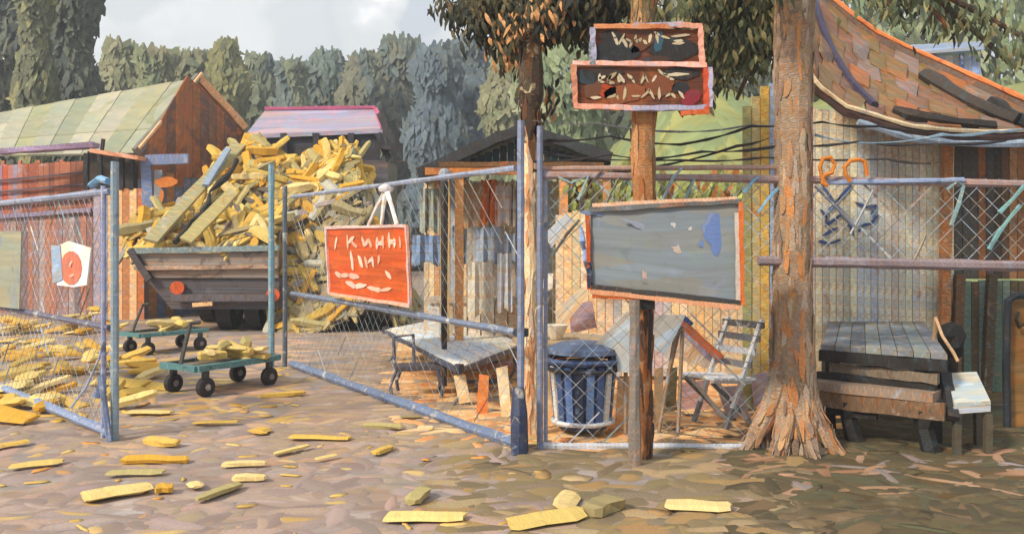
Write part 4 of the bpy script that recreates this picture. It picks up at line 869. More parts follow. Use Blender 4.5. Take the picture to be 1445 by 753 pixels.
signboard(839, 42, 986, 90, [[(864, 47), (868, 54), (871, 63)], [(874, 62), (880, 50)], [(879, 56), (884, 66)], [(884, 56), (891, 60), (889, 67)], [(897, 51), (896, 57), (901, 60), (904, 55)], [(908, 58), (912, 62)], [(916, 60), (918, 50)], [(924, 46), (930, 50)], [(926, 47), (928, 60)], [(934, 52), (944, 55)], [(950, 52), (971, 50)], [(952, 58), (962, 58)], [(950, 62), (964, 61)]],
          'upper_signboard', [(868, 74, 62, 34, c(38, 40, 44), 0), (846, 74, 18, 26, c(34, 66, 80), 1.5), (950, 70, 66, 32, c(38, 36, 36), 0), (862, 52, 30, 18, c(44, 40, 40), .1), (908, 62, 40, 16, c(104, 66, 44), .6), (929, 60, 30, 12, c(52, 92, 112), 1.4), (926, 84, 40, 10, c(70, 46, 40), 0)],
          [((838, 38), (950, 38), c(206, 138, 92)), ((895, 37), (962, 35), LV), ((950, 36), (990, 38), PK), ((988, 38), (990, 92), c(226, 166, 146)), ((836, 40), (838, 92), LV), ((834, 60), (836, 92), c(120, 130, 140))])
signboard(811, 94, 994, 150, [[(846, 106), (846, 116), (852, 116)], [(846, 111), (853, 108)], [(858, 112), (868, 104)], [(862, 106), (858, 116), (866, 118)], [(872, 108), (874, 116)], [(874, 106), (880, 116)], [(886, 106), (892, 112), (895, 117)], [(905, 117), (909, 106)], [(909, 106), (914, 116)], [(921, 115), (925, 108)], [(929, 99), (936, 106)], [(936, 104), (944, 110), (950, 113)], [(940, 106), (968, 105)],
          [(835, 138), (846, 138)], [(858, 138), (870, 134), (872, 140)], [(882, 126), (880, 140)], [(892, 136), (902, 136)], [(906, 137), (916, 128), (922, 138)], [(930, 126), (930, 139)], [(940, 136), (946, 132), (952, 138)], [(958, 130), (964, 138)]],
          'lower_signboard', [(824, 110, 20, 36, c(42, 38, 38), 1.4), (962, 104, 46, 18, c(44, 40, 40), 0), (850, 102, 60, 12, c(56, 44, 40), 0), (960, 124, 24, 16, c(40, 40, 46), 0), (836, 126, 30, 22, c(110, 72, 52), 1), (880, 132, 60, 26, c(140, 78, 44), .1), (930, 122, 40, 30, c(126, 72, 44), .3), (976, 138, 30, 20, c(140, 44, 56), .5), (855, 128, 18, 30, c(176, 70, 34), 1.3)],
          [((808, 90), (996, 92), c(232, 178, 166)), ((809, 92), (812, 150), c(206, 140, 110)), ((810, 150), (900, 153), c(226, 160, 140)), ((880, 154), (996, 152), LV), ((995, 92), (996, 156), c(206, 78, 36)), ((1001, 96), (1001, 152), c(170, 166, 196)), ((960, 160), (1000, 158), c(210, 100, 44))])
# grey notice board on its own post
t = thing('notice_board', 'large blank grey board with worn orange edges on a grey post, right of the gate', 'board', (GX(897, 6.25), 6.25, 0))
def nb(px, py, off=0):
    f = (px - 833) / 212; return P(px, py, 6.46 - .3 * f - off)
nq = [nb(833, 296), nb(1046, 284), nb(1047, 428), nb(833, 406)]
b = MB(); b.prism(nq, V((.02, .035, 0)), c(118, 126, 132), ud=V((0, 0, 1))); pnl = b.build('panel', M['board'], t)
nn = V((-.16, -1, 0)).normalized()
for px, py, L, W, k, an in ((1012, 330, 56, 26, c(92, 126, 196), 1.5), (1006, 318, 40, 22, c(120, 140, 190), 1.4), (992, 344, 12, 10, c(110, 140, 200), 0), (872, 378, 24, 10, c(96, 96, 88), .1), (884, 392, 22, 8, c(92, 92, 84), 0), (866, 386, 8, 16, c(104, 100, 90), 1), (903, 366, 12, 6, c(92, 96, 94), -.2), (912, 388, 12, 14, c(206, 176, 168), .3), (914, 396, 16, 8, c(214, 170, 150), .2), (958, 352, 12, 16, c(196, 180, 170), 1.2), (952, 318, 12, 5, c(216, 216, 220), -.5), (975, 322, 8, 5, c(206, 206, 214), .4), (962, 398, 20, 6, c(160, 156, 156), 1.5), (890, 330, 40, 26, c(104, 118, 118), .6), (860, 350, 60, 22, c(126, 148, 136), 1.5), (935, 350, 80, 28, c(112, 118, 118), 1.5), (990, 400, 60, 20, c(124, 132, 142), 0), (908, 320, 70, 8, c(150, 164, 190), -.35), (850, 300, 60, 8, c(120, 140, 180), 0), (930, 292, 100, 8, c(110, 114, 116), .05)):
    if k[2] < .3 and k[0] < .5: continue
    b = MB(); b.dab(nb(px, py, .003), V((math.cos(an), 0, math.sin(an))), nn, L / F * 6.3, W / F * 6.3, mixc(k, c(128, 134, 138), .15 if k[2] > .35 else .9), .0014 + .0002 * (px % 6), 9, .5); b.build('paint_smear', M['letter'], pnl)
for a, q, w_, k in (((833, 296), (1046, 284), .03, c(100, 104, 106)), ((836, 290), (1040, 280), .02, c(214, 176, 150)), ((1045, 284), (1048, 430), .03, c(206, 110, 50)), ((1040, 300), (1042, 424), .014, c(196, 190, 186)), ((829, 300), (832, 408), .028, c(190, 84, 36)), ((834, 404), (1046, 427), .024, c(58, 58, 60)), ((833, 411), (1044, 434), .028, c(206, 150, 116)), ((836, 417), (900, 420), .02, c(196, 100, 46)), ((831, 370), (832, 406), .03, c(44, 56, 84))):
    b = MB(); b.beam(nb(*a, .02), nb(*q, .02), .03, w_, k, nn, 10, .3); b.build('frame', M['plank'], t)
for px, py in ((820, 340), (825, 368)):
    b = MB(); b.tube([P(px, py - 20, 6.5), P(px + 2, py, 6.45), P(px + 4, py + 14, 6.5)], [.01, .024, .01], c(130, 156, 206), 6); b.build('hinge', M['metal'], t)
b = MB(); x = GX(897, 6.25); b.tube([V((x, 6.3, 1.2 * i / 8 - .02)) for i in range(9)], [.05, .045, .042, .04, .04, .04, .04, .038, .04], c(130, 122, 116), 8, lump=.12); b.build('post', M['plank'], t)
b = MB(); b.beam(P(904, 424, 6.4), P(922, 424, 6.4), .1, .12, c(40, 40, 44)); b.beam(P(918, 430, 6.38), P(916, 520, 6.4), .02, .03, c(44, 44, 50)); b.build('bracket', M['dark'], t)
# white paper with a red round mark, and a grey-green sheet, on the left leaf
def lg(px, py, off=.07):
    d = V((px - 722.5, F, HOR - py)); u = (L1 - L0).normalized(); nn = V((u.y, -u.x, 0))
    if nn.y > 0: nn = -nn
    o = V((0, 0, EYE)); s_ = ((L0 + nn * off) - o).dot(nn) / d.dot(nn); return o + d * s_
ln = V(((L1 - L0).y, -(L1 - L0).x, 0)).normalized(); ln = -ln if ln.y > 0 else ln
t = thing('paper_notice', 'curled white paper with a round red mark, fixed to the left gate leaf', 'notice', tuple(lg(100, 404)))
b = MB(); b.prism([lg(78, 348), (lg(96, 340)), lg(128, 350), lg(122, 402), lg(104, 405), lg(80, 402)], -ln * .012, c(222, 222, 222)); b.build('sheet', M['cloth'], t)
b = MB(); b.prism([lg(100 + 15 * math.cos(a_ * .4488), 378 - 24 * math.sin(a_ * .4488), .075) for a_ in range(14)], -ln * .004, c(206, 118, 92)); b.build('red_mark', M['letter'], t)
b = MB(); b.prism([lg(72, 346, .08), lg(84, 346, .08), lg(88, 394, .08), lg(74, 400, .08)], -ln * .006, c(150, 170, 196)); b.build('folded_edge', M['cloth'], t)
b = MB(); b.dab(lg(100, 372, .082), V((.5, 0, 1)), ln, .06, .03, c(230, 190, 176), .003); b.build('mark_highlight', M['letter'], t)
b = MB(); b.dab(lg(102, 388, .082), V((.9, 0, .4)), ln, .05, .02, c(230, 190, 176), .003); b.build('mark_highlight', M['letter'], t)
b = MB(); b.prism([lg(-40, 326), lg(30, 326), lg(27, 436), lg(-40, 428)], -ln * .012, c(152, 154, 132)); solo(b, 'green_sheet', M['board'], 'grey-green sheet with a pale edge, fixed to the left gate leaf at the left margin', 'sheet', lg(10, 430))

# ------------------------------------------------------------------ yard things
# white low table
def lowpt(px, py, z): Y = (EYE - z) * F / (py - HOR); return V((GX(px, Y), Y, z))
t = thing('low_table', 'low white table with dark edges and thin bent legs, beyond the gate leaf', 'table', (-.5, 10.5, 0))
zt = .42; q = [lowpt(648, 518, zt), lowpt(738, 484, zt), lowpt(640, 446, zt), lowpt(544, 464, zt)]
n = 6
for i in range(n):
    f0, f1 = i / n, (i + .94) / n
    b = MB(); b.prism([q[0].lerp(q[1], f0), q[0].lerp(q[1], f1), q[3].lerp(q[2], f1), q[3].lerp(q[2], f0)], V((0, 0, -.03)), jit(R.choice([c(226, 224, 226), c(206, 212, 220), c(232, 226, 220), c(200, 210, 224), c(214, 206, 190)]), .05), ud=q[3] - q[0]); b.build('top_board', M['cloth'], t)
for a, d in ((0, 1), (1, 2), (2, 3), (3, 0)):
    b = MB(); b.beam(q[a] + V((0, 0, -.03)), q[d] + V((0, 0, -.03)), .05, .05, c(64, 74, 98), seg=8, rag=.3); b.build('edge', M['metal'], t)
for a in range(4):
    b = MB(); p = q[a].lerp((q[0] + q[2]) / 2, .12); b.tube([p - V((0, 0, .03)), V((p.x, p.y, .08)), V((p.x - .06, p.y - .05, 0))], .02, c(96, 96, 104), 6, lump=.1); b.build('leg', M['metal'], t)
    b = MB(); b.tube([q[a] + V((0, 0, -.05)), q[a] + V((0, 0, .03))], .045, c(40, 46, 62), 8); b.build('corner_cap', M['metal'], t)
t = thing('stool', 'small dark bent-leg stool under the left side of the low white table', 'stool', tuple(G(590, 560)))
g0 = G(590, 560); st = [(-.22, 0), (.2, -.05), (.16, .25), (-.2, .3)]
b = MB(); b.box(g0 + V((0, .1, .3)), .5, .3, .05, c(86, 82, 92), .2, .08); b.build('seat', M['dark'], t)
for x, y in st:
    b = MB(); b.tube([g0 + V((x, y + .02, .28)), g0 + V((x * 1.3, y, .12)), g0 + V((x * 1.2, y, 0))], .02, c(72, 76, 96), 6, lump=.1); b.build('leg', M['metal'], t)
b = MB(); b.tube([g0 + V((-.24, 0, .34)), g0 + V((-.25, 0, .62)), g0 + V((-.05, 0, .64)), g0 + V((-.04, 0, .33))], .02, c(84, 86, 104), 6, lump=.1); b.build('back_loop', M['metal'], t)
t = thing('bench', 'little pink-brown bench with two curled legs, under the right side of the low table', 'bench', tuple(G(682, 556)))
g0 = G(682, 556)
b = MB(); b.box(g0 + V((0, .1, .3)), .62, .22, .05, c(130, 100, 96), .1, .06); b.build('seat', M['plank'], t)
for x in (-.16, .18):
    b = MB(); b.tube([g0 + V((x, .08, .28)), g0 + V((x, .06, .1)), g0 + V((x + (-.12 if x < 0 else .14), .02, 0))], .016, c(120, 120, 110), 6, lump=.1); b.build('leg', M['metal'], t)
b = MB(); b.tube([g0 + V((-.2, .06, .12)), g0 + V((.22, .06, .13))], .022, c(60, 66, 96), 6, lump=.15); b.build('stretcher', M['metal'], t)
# litter bin
bx_, by_ = GX(822, 7.35), 7.35
t = thing('litter_bin', 'round blue slatted litter bin with a curved lid and white streaks, behind the fence', 'bin', (bx_, by_, 0))
b = MB(); b.tube([V((bx_, by_, z)) for z in (.06, .2, .45, .6)], [.2, .23, .25, .25], c(46, 62, 92), 16); b.build('liner', M['blue'], t)
for i in range(18):
    a = math.tau * i / 18; o = V((math.cos(a), math.sin(a), 0)); k = [c(84, 116, 176), c(60, 84, 130), c(220, 222, 222), c(70, 96, 150), c(104, 134, 184), c(50, 62, 90)][(i * 5) % 6]
    b = MB(); b.beam(V((bx_, by_, .1)) + o * .225, V((bx_, by_, .58)) + o * .27, .06, .02, k, o, 4, .12); b.build('slat', M['blue'], t)
def ring(r, z, rr, k, name, m='blue', x=bx_, y=by_):
    b = MB(); n = 20; b.tube([V((x + math.cos(math.tau * i / n) * r, y + math.sin(math.tau * i / n) * r, z)) for i in range(n + 1)], rr, k, 6, cap=False, lump=.15); b.build(name, M[m], t)
ring(.29, .62, .026, c(60, 84, 130), 'rim'); ring(.285, .55, .02, c(44, 48, 60), 'hoop'); ring(.25, .12, .02, c(206, 210, 216), 'hoop')
b = MB(); b.tube([V((bx_, by_, z)) for z in (.68, .72, .76, .78)], [.31, .3, .2, .04], c(84, 104, 140), 16, lump=.04); b.build('lid', M['blue'], t)
for a in (.5, 2.6, 4.7):
    b = MB(); o = V((math.cos(a), math.sin(a), 0)) * .27; b.tube([V((bx_, by_, .6)) + o, V((bx_, by_, .7)) + o], .016, c(44, 50, 64), 6); b.build('lid_strut', M['metal'], t)
# little round table with white cups
cx_, cy_ = GX(792, 8.3), 8.3
t = thing('round_table', 'small round table with a brownish top, behind the fence posts', 'table', (cx_, cy_, 0))
b = MB(); b.tube([V((cx_, cy_, .64)), V((cx_, cy_, .66)), V((cx_, cy_, .69)), V((cx_, cy_, .7))], [.43, .46, .46, .44], c(170, 150, 118), 20); b.build('table_top', M['plank'], t)
b = MB(); b.tube([V((cx_, cy_, .02)), V((cx_, cy_, .3)), V((cx_, cy_, .64))], [.05, .04, .05], c(196, 120, 60), 8, lump=.1); b.build('leg', M['plank'], t)
for a in (.3, 2.4, 4.5):
    b = MB(); b.beam(V((cx_, cy_, .06)), V((cx_ + math.cos(a) * .3, cy_ + math.sin(a) * .3, .02)), .05, .04, c(170, 110, 66)); b.build('foot', M['plank'], t)
for px, lab in ((748, 'white bowl on the round table, left one beside the pine trunk'), (784, 'white bowl on the round table, right one next to the thin fence post')):
    b = MB(); p = V((GX(px, 8.1), 8.1, .705)); b.tube([p + V((0, 0, z)) for z in (0, .03, .09, .13, .125, .05)], [.05, .07, .1, .12, .1, .02], c(230, 224, 206), 12, lump=.03)
    solo(b, 'bowl', M['letter'], lab, 'bowl', p)
# pale tarps (A shapes)
def aframe(a, Y, k, lab, lean):
    base = [P(x, y, Y) for x, y in a]; t = thing('panel_stand', lab, 'stand', (sum(p.x for p in base) / len(base), Y, 0))
    b = MB(); b.prism(base, V((0, .03, 0)), k); b.build('panel', M['cloth'], t)
    xs = [p.x for p in base]; zt_ = max(p.z for p in base)
    for f, s_ in ((.2, .0), (.8, .0), (.5, .5)):
        x = min(xs) + (max(xs) - min(xs)) * f; xt = base[lean].x
        b = MB(); b.tube([V((xt + (x - xt) * .3, Y + .06, zt_ - .1)), V((x, Y + .06 + s_, 0))], .018, c(150, 130, 110), 6, lump=.1); b.build('leg', M['plank'], t)
aframe([(884, 440), (838, 488), (868, 494), (872, 524), (894, 526), (896, 440)], 7.2, c(194, 200, 204), 'pale grey pointed panel on a stand, left of the brown sign pole', 0)
aframe([(922, 444), (968, 444), (952, 476), (938, 500), (924, 494)], 7.3, c(176, 188, 202), 'blue-grey tapering panel on a stand, right of the brown sign pole', 1)
b = MB(); b.beam(P(958, 452, 7.9), P(1018, 506, 7.7), .05, .06, c(176, 92, 50), seg=6, rag=.15); b.beam(P(962, 448, 7.92), P(975, 460, 7.9), .06, .07, c(60, 80, 130))
solo(b, 'leaning_beam', M['gable'], 'orange-brown beam with a blue end leaning down to the folding chair', 'beam', P(1018, 506, 7.7), None)
def board(pts, Y, k, lab, ext=V((0, .03, 0)), m='plank', name='leaning_board'):
    b = MB(); b.prism([P(x, y, Y) for x, y in pts], ext, k); p = P(pts[0][0], max(y for x, y in pts), Y); solo(b, name, M[m], lab, 'board', p)
board([(944, 462), (962, 462), (1014, 510), (1004, 522), (938, 500)], 8.2, c(224, 202, 178), 'cream board leaning behind the orange-brown beam')
board([(958, 466), (972, 468), (1008, 498), (1002, 510)], 8.15, c(176, 160, 182), 'narrow lilac board lying on the cream leaning board')
board([(962, 540), (1000, 536), (996, 590), (958, 594)], 8.4, c(186, 158, 164), 'pinkish lilac board standing left behind the folding chair')
board([(1012, 546), (1046, 544), (1060, 596), (1030, 600)], 8.0, c(190, 176, 184), 'tilted pale lilac board under the folding chair seat')
board([(1060, 530), (1084, 524), (1090, 562), (1066, 576)], 8.3, c(176, 158, 168), 'small mauve board between the folding chair and the big tree')
board([(942, 520), (956, 518), (954, 572), (940, 574)], 7.9, c(104, 98, 70), 'dark olive board standing on end left of the folding chair')
for pts, Y, k, lab in (
    ([(764, 520), (778, 518), (782, 600), (768, 602)], 7.6, c(236, 200, 150), 'tall peach board standing just left of the blue litter bin'),
    ([(700, 520), (716, 516), (722, 586), (708, 590)], 8.0, c(240, 222, 186), 'cream board standing just left of the gate post'),
    ([(676, 528), (690, 530), (688, 584), (672, 582)], 8.2, c(214, 130, 66), 'orange board standing under the low white table near the gate post'),
    ([(640, 530), (656, 528), (664, 566), (648, 570)], 8.6, c(238, 214, 174), 'short cream board under the front corner of the low white table'),
    ([(782, 440), (822, 404), (832, 414), (794, 462)], 9.2, c(226, 206, 174), 'pale board leaning diagonally beyond the bowls on the round table'),
    ([(802, 430), (836, 424), (842, 462), (806, 470)], 9.4, c(176, 150, 160), 'mauve panel standing behind the round table'),
    ([(768, 330), (800, 300), (808, 312), (778, 350)], 9.6, c(196, 204, 214), 'blue-white strip of board fixed high left of the grey board'),
    ([(872, 536), (890, 530), (886, 600), (868, 604)], 7.7, c(236, 190, 136), 'peach board standing between the blue litter bin and the grey post'),
    ([(924, 520), (936, 518), (936, 606), (924, 606)], 7.6, c(238, 204, 158), 'narrow peach board standing just right of the brown sign pole'),
    ([(1022, 500), (1080, 506), (1078, 530), (1024, 526)], 8.6, c(236, 214, 178), 'wide cream board lying behind the folding chair back'),
    ): board(pts, Y, k, lab, m='cloth')
# folding chair
chx, chy = GX(1010, 7.7), 7.7
t = thing('folding_chair', 'grey slatted folding chair facing left, between the sign pole and the big tree', 'chair', (chx, chy, 0))
f = V((-.86, -.5, 0)).normalized(); r_ = V((f.y, -f.x, 0)); up = V((0, 0, 1)); o = V((chx + .02, chy, 0))
for s_ in (-1, 1):
    for nm, a, q in (('seat_rail', o + r_ * .19 * s_ + f * .24 + up * .43, o + r_ * .19 * s_ - f * .2 + up * .39), ('back_post', o + r_ * .2 * s_ + f * .22, o + r_ * .2 * s_ - f * .34 + up * .92), ('rear_leg', o + r_ * .17 * s_ - f * .24, o + r_ * .17 * s_ + f * .2 + up * .43)):
        if nm == 'back_post': a = o + r_ * .2 * s_ + f * .02 + up * .18 - f * .0; q = o + r_ * .2 * s_ - f * .32 + up * .92
        b = MB(); b.beam(a, q, .035, .035, c(206, 208, 212), seg=6, rag=.15); b.build(nm, M['metal'], t)
    b = MB(); b.beam(o + r_ * .2 * s_ + f * .02 + up * .18, o + r_ * .2 * s_ + f * .1, .035, .035, c(120, 120, 126), seg=3, rag=.1); b.build('front_leg', M['metal'], t)
    b = MB(); b.beam(o + r_ * .17 * s_ - f * .26, o + r_ * .17 * s_ + f * .22 + up * .41, .032, .032, c(96, 92, 90), seg=4, rag=.15); b.build('cross_leg', M['metal'], t)
for i in range(6):
    b = MB(); p = o + f * (.22 - i * .085) + up * (.445 - i * .007); b.beam(p - r_ * .22, p + r_ * .22, .06, .02, jit(c(228, 232, 236), .05), seg=3, rag=.1); b.build('seat_slat', M['cloth'], t)
for i, k in enumerate([c(120, 120, 126), c(186, 194, 206), c(104, 104, 108), c(84, 82, 84)]):
    h = .54 + i * .11; e_ = (h - .18) / .74; p = o + f * (.02 - .34 * e_) + up * h
    b = MB(); b.beam(p - r_ * .25, p + r_ * .25, .02, .055, k, seg=4, rag=.15); b.build('back_slat', M['metal'], t)
# picnic table
t = thing('picnic_table', 'heavy picnic table with grey top boards and black legs by the big tree', 'table', (GX(1250, 7.6), 7.6, 0))
a0, a1, b0, b1 = lowpt(1158, 486, .75), lowpt(1338, 500, .75), lowpt(1172, 448, .75), lowpt(1302, 449, .75)
TB = [c(136, 138, 148), c(150, 158, 158), c(120, 122, 134), c(164, 170, 168), c(146, 154, 160), c(128, 132, 140), c(156, 164, 164), c(140, 146, 156)]
n = 8; TB = [mixc(k, c(104, 108, 112), .6) for k in TB]
for i in range(n):
    f0, f1 = i / n, (i + .95) / n
    b = MB(); b.prism([a0.lerp(a1, f0), a0.lerp(a1, f1), b0.lerp(b1, f1), b0.lerp(b1, f0)], V((0, 0, -.04)), jit(TB[i], .06), ud=b0 - a0); b.build('top_board', M['cloth'], t)
b = MB(); b.beam(a0 + V((0, .02, -.09)), a1 + V((0, .02, -.09)), .05, .09, c(44, 42, 42), seg=8, rag=.15); b.build('apron', M['dark'], t)
b = MB(); b.beam(a0 + V((.1, .05, -.19)), a1 + V((-.05, .05, -.19)), .05, .08, c(122, 110, 96), seg=8, rag=.2); b.build('side_board', M['dark'], t)
b = MB(); b.beam(a0 + V((0, .08, -.27)), a1 + V((-.05, .08, -.28)), .05, .09, c(42, 40, 40), seg=8, rag=.2); b.build('stretcher', M['dark'], t)
s0 = lowpt(1156, 538, .46) + V((0, -.02, 0)); s1 = lowpt(1332, 556, .46) + V((0, -.02, 0))
b = MB(); b.beam(s0 + V((0, .12, -.03)), s1 + V((0, .12, -.03)), .26, .07, c(150, 132, 118), seg=8, rag=.06); b.build('bench_seat', M['plank'], t)
b = MB(); b.beam(s0 + V((0, .0, -.13)), s1 + V((0, .0, -.13)), .05, .13, c(128, 100, 76), seg=8, rag=.08); b.build('bench_apron', M['bark'], t)
b = MB(); b.beam(s0 + V((0, .05, -.22)), s0.lerp(s1, .5) + V((0, .05, -.22)), .06, .07, c(40, 38, 38), seg=6, rag=.2); b.build('bench_rail', M['dark'], t)
for f in (.04, .3, .9):
    p = s0.lerp(s1, f); b = MB(); b.tube([p + V((0, .08, -.15)), p + V((-.02, .08, -.28)), p + V((.02, .05, -.46))], [.1, .06, .07], c(38, 38, 38), 6, lump=.12); b.build('bench_leg', M['dark'], t)
for f in (.06, .92):
    for g_ in (.1, .75):
        p = a0.lerp(a1, f).lerp(b0.lerp(b1, f), g_); b = MB(); b.beam(p - V((0, 0, .05)), V((p.x, p.y, 0)), .09, .09, c(46, 44, 42), V((0, 1, 0)), 4, .1); b.build('leg', M['dark'], t)
# pale box seat and dark object at the table's right end
t = thing('box_seat', 'pale grey-white box seat with a slanting lid at the right end of the picnic table', 'seat', (GX(1366, 6.7), 6.7, 0))
q = [P(1346, 568, 6.6), P(1398, 566, 6.6), P(1378, 524, 6.95), P(1336, 526, 6.95)]
b = MB(); b.prism(q, V((0, 0, -.03)), c(178, 186, 186), ud=q[3] - q[0]); b.build('lid', M['cloth'], t)
b = MB(); b.prism([P(1346, 584, 6.6), P(1398, 580, 6.6), P(1398, 571, 6.6), P(1346, 574, 6.6)], V((0, .3, 0)), c(190, 196, 206)); b.build('ledge', M['cloth'], t)
b = MB(); b.beam(P(1334, 526, 6.9), P(1346, 590, 6.56), .04, .08, c(50, 48, 50), V((1, 0, 0)), 4, .15); b.build('edge', M['dark'], t)
for px, Y in ((1350, 6.62), (1394, 6.62), (1380, 6.9)):
    b = MB(); x = GX(px, Y); b.beam(V((x, Y, 0)), V((x, Y, P(0, 584, 6.6).z)), .05, .05, c(90, 84, 70), V((0, 1, 0)), 3, .1); b.build('leg', M['dark'], t)
b = MB(); blob(b, P(1342, 480, 7.9), .13, .13, .17, c(40, 38, 38), 8, 5, .25); b.tube([P(1342, 494, 7.9), V((GX(1342, 7.9), 7.9, 0))], .06, c(44, 40, 38), 6, lump=.2)
solo(b, 'black_bollard', M['dark'], 'knobbly black bollard behind the right end of the picnic table', 'bollard', V((GX(1342, 7.9), 7.9, 0)))
b = MB(); b.tube([P(1320, 448, 7.6), P(1330, 474, 7.5), P(1346, 498, 7.4), P(1352, 510, 7.35)], .014, c(226, 190, 150), 6, lump=.2); b.tube([P(1320, 448, 7.6), V((GX(1312, 7.9), 7.9, 0))], .014, c(200, 160, 120), 5)
solo(b, 'bent_pole', M['plank'], 'thin peach pole bent over the right end of the picnic table', 'pole', P(1352, 600, 7.35))

# ------------------------------------------------------------------ hand trolleys
def make_cart(label):
    t = thing('hand_trolley', label, 'trolley', (0, 0, 0), 'low teal hand trolleys')
    tl_ = c(84, 134, 142); dk = c(58, 66, 66)
    for a, q, k in (((0, 0), (1.1, 0), tl_), ((0, .55), (1.1, .55), dk), ((0, 0), (0, .55), tl_), ((1.1, 0), (1.1, .55), dk)):
        b = MB(); b.beam(V((*a, .3)), V((*q, .3)), .07, .06, k, seg=5, rag=.15); b.build('frame_bar', M['tealm'], t)
    for i in range(6):
        b = MB(); b.beam(V((.08 + i * .18, .04, .29)), V((.08 + i * .18, .51, .29)), .15, .02, jit(c(120, 112, 92)), seg=2, rag=.05); b.build('deck_board', M['plank'], t)
    for x, y in ((.12, .02), (.12, .53), (.98, .02), (.98, .53)):
        b = MB(); b.tube([V((x, y - .04, .1)), V((x, y - .03, .1)), V((x, y + .03, .1)), V((x, y + .04, .1))], [.08, .1, .1, .08], c(52, 50, 54), 14); wq = b.build('wheel', M['rubber'], t)
        b = MB(); b.tube([V((x, y - .046, .1)), V((x, y + .046, .1))], .035, c(130, 126, 130), 8); b.build('hub', M['metal'], wq)
        b = MB(); b.beam(V((x, y, .12)), V((x, y, .28)), .06, .05, dk); b.build('fork', M['tealm'], t)
    b = MB(); b.tube([V((.02, .28, .32)), V((.1, .34, .45)), V((.26, .46, .66)), V((.3, .48, .72)), V((.36, .4, .73))], .024, c(74, 74, 72), 6, lump=.15); b.build('handle', M['dark'], t)
    return t
def copy_tree(o, parent=None):
    q = o.copy(); sc.collection.objects.link(q)
    if parent: q.parent = parent
    for ch in o.children: copy_tree(ch, q)
    return q
c1 = make_cart('nearer teal hand trolley loaded with pale split wood, on open ground')
c1.location = (-3.2, 9.0, 0); c1.rotation_euler.z = math.radians(58)
bpy.context.view_layer.update()
c2 = copy_tree(c1); c2['label'] = 'farther teal hand trolley with pale wood, just before the tipper truck'
c2.location = (-5.15, 12.3, 0); c2.rotation_euler.z = math.radians(52); c2.scale = (.95,) * 3
bpy.context.view_layer.update()
for cc, n_, lab, gr in ((c1, 10, 'pale split billet lying on the nearer hand trolley', 'billets on the nearer trolley'), (c2, 8, 'pale split billet lying on the farther hand trolley', 'billets on the farther trolley')):
    for i in range(n_):
        p = cc.matrix_world @ V((R.uniform(.3, .85), R.uniform(.12, .45), .35 + .014 * i)); a = R.uniform(0, math.pi)
        billet(p, V((math.cos(a), math.sin(a), R.uniform(-.12, .2))), V((R.uniform(-.3, .3), R.uniform(-.3, .1), 1)).normalized(), R.uniform(.3, .6), R.uniform(.07, .13), lab, gr, R.choice([2, 3, 8, 12, 13, 16, 17]))

# ------------------------------------------------------------------ loose wood on the ground
def ground_billet(px, py, Lp, an, W, label, k=None, group=None, z=None):
    p = G(px, py); L = Lp / F * p.y; a = an
    p.z = .032 if z is None else z
    return billet(p, V((math.cos(a), math.sin(a), R.uniform(-.03, .03))), V((R.uniform(-.15, .15), R.uniform(-.3, .0), 1)).normalized(), L, W * 1.15, label, group, k, flat=.5)
for px, py, Lp, an, W, k, lab in (
    (166, 700, 90, .75, .17, 3, 'largest pale yellow plank in the foreground, lying askew at the lower left'),
    (228, 628, 66, -.5, .1, 0, 'yellow billet lying alone right of the left gate post'),
    (14, 632, 50, .9, .08, 1, 'yellow billet at the very left margin in the foreground'),
    (52, 660, 66, .5, .08, 13, 'thin pale billet in the foreground near the left margin'),
    (220, 654, 90, .15, .08, 10, 'long golden billet behind the largest pale plank'),
    (192, 672, 76, .1, .06, 9, 'dull olive-yellow strip just behind the largest pale plank'),
    (368, 612, 26, 1.4, .12, 1, 'short stubby yellow block standing out in the middle left foreground'),
    (352, 680, 46, .05, .07, 16, 'small pale billet lying level in the middle left foreground'),
    (276, 690, 30, -1.0, .07, 17, 'small pale chip with a notch, right of the largest plank'),
    (232, 696, 24, .3, .09, 10, 'small orange-gold chip touching the end of the largest plank'),
    (412, 640, 60, .9, .05, 2, 'narrow slanting yellow billet below the gate opening, left one'),
    (452, 622, 84, -.05, .08, 1, 'long flat yellow billet below the gate opening'),
    (460, 650, 34, .8, .04, 3, 'thin short pale stick right of the slanting yellow billet'),
    (540, 640, 40, 1.1, .07, 0, 'yellow billet in two tones straight below the low table'),
    (310, 700, 90, 1.2, .07, 8, 'long dull yellow plank pointing away, middle left foreground'),
    (345, 660, 60, .2, .06, 16, 'pale yellow billet crossing the far end of the dull plank'),
    (600, 736, 110, .03, .1, 3, 'long pale yellow plank at the bottom margin, centre'),
    (590, 706, 60, 1.4, .1, 8, 'dull olive-yellow plank pointing away at the bottom centre'),
    (800, 712, 80, 1.35, .1, 17, 'tall cream plank pointing away at the bottom margin right of centre'),
    (772, 738, 120, .5, .12, 13, 'cream plank lying askew at the bottom margin, left of the tall cream one'),
    (850, 722, 70, .9, .16, 14, 'grey-cream slab at the bottom margin right of the tall cream plank'),
    (305, 600, 60, .1, .06, 1, 'flat yellow billet on the ground before the nearer trolley'),
    (400, 560, 60, .3, .08, 0, 'yellow billet on the pink earth right of the nearer trolley'),
    (215, 548, 70, -.4, .14, 1, 'broad yellow slab left of the nearer trolley'),
    (212, 586, 60, .05, .1, 3, 'pale slab on the ground right behind the left gate post'),
    (540, 606, 60, -.3, .07, 8, 'dull yellow strip beside the bottom rail of the gate'),
    (580, 592, 30, .1, .05, 15, 'small orange-brown chip beside the bottom rail of the gate'),
    (985, 720, 90, -.1, .12, 17, 'pale cream slab at the bottom margin below the chair'),
    ): ground_billet(px, py, Lp, an, W, lab, k)
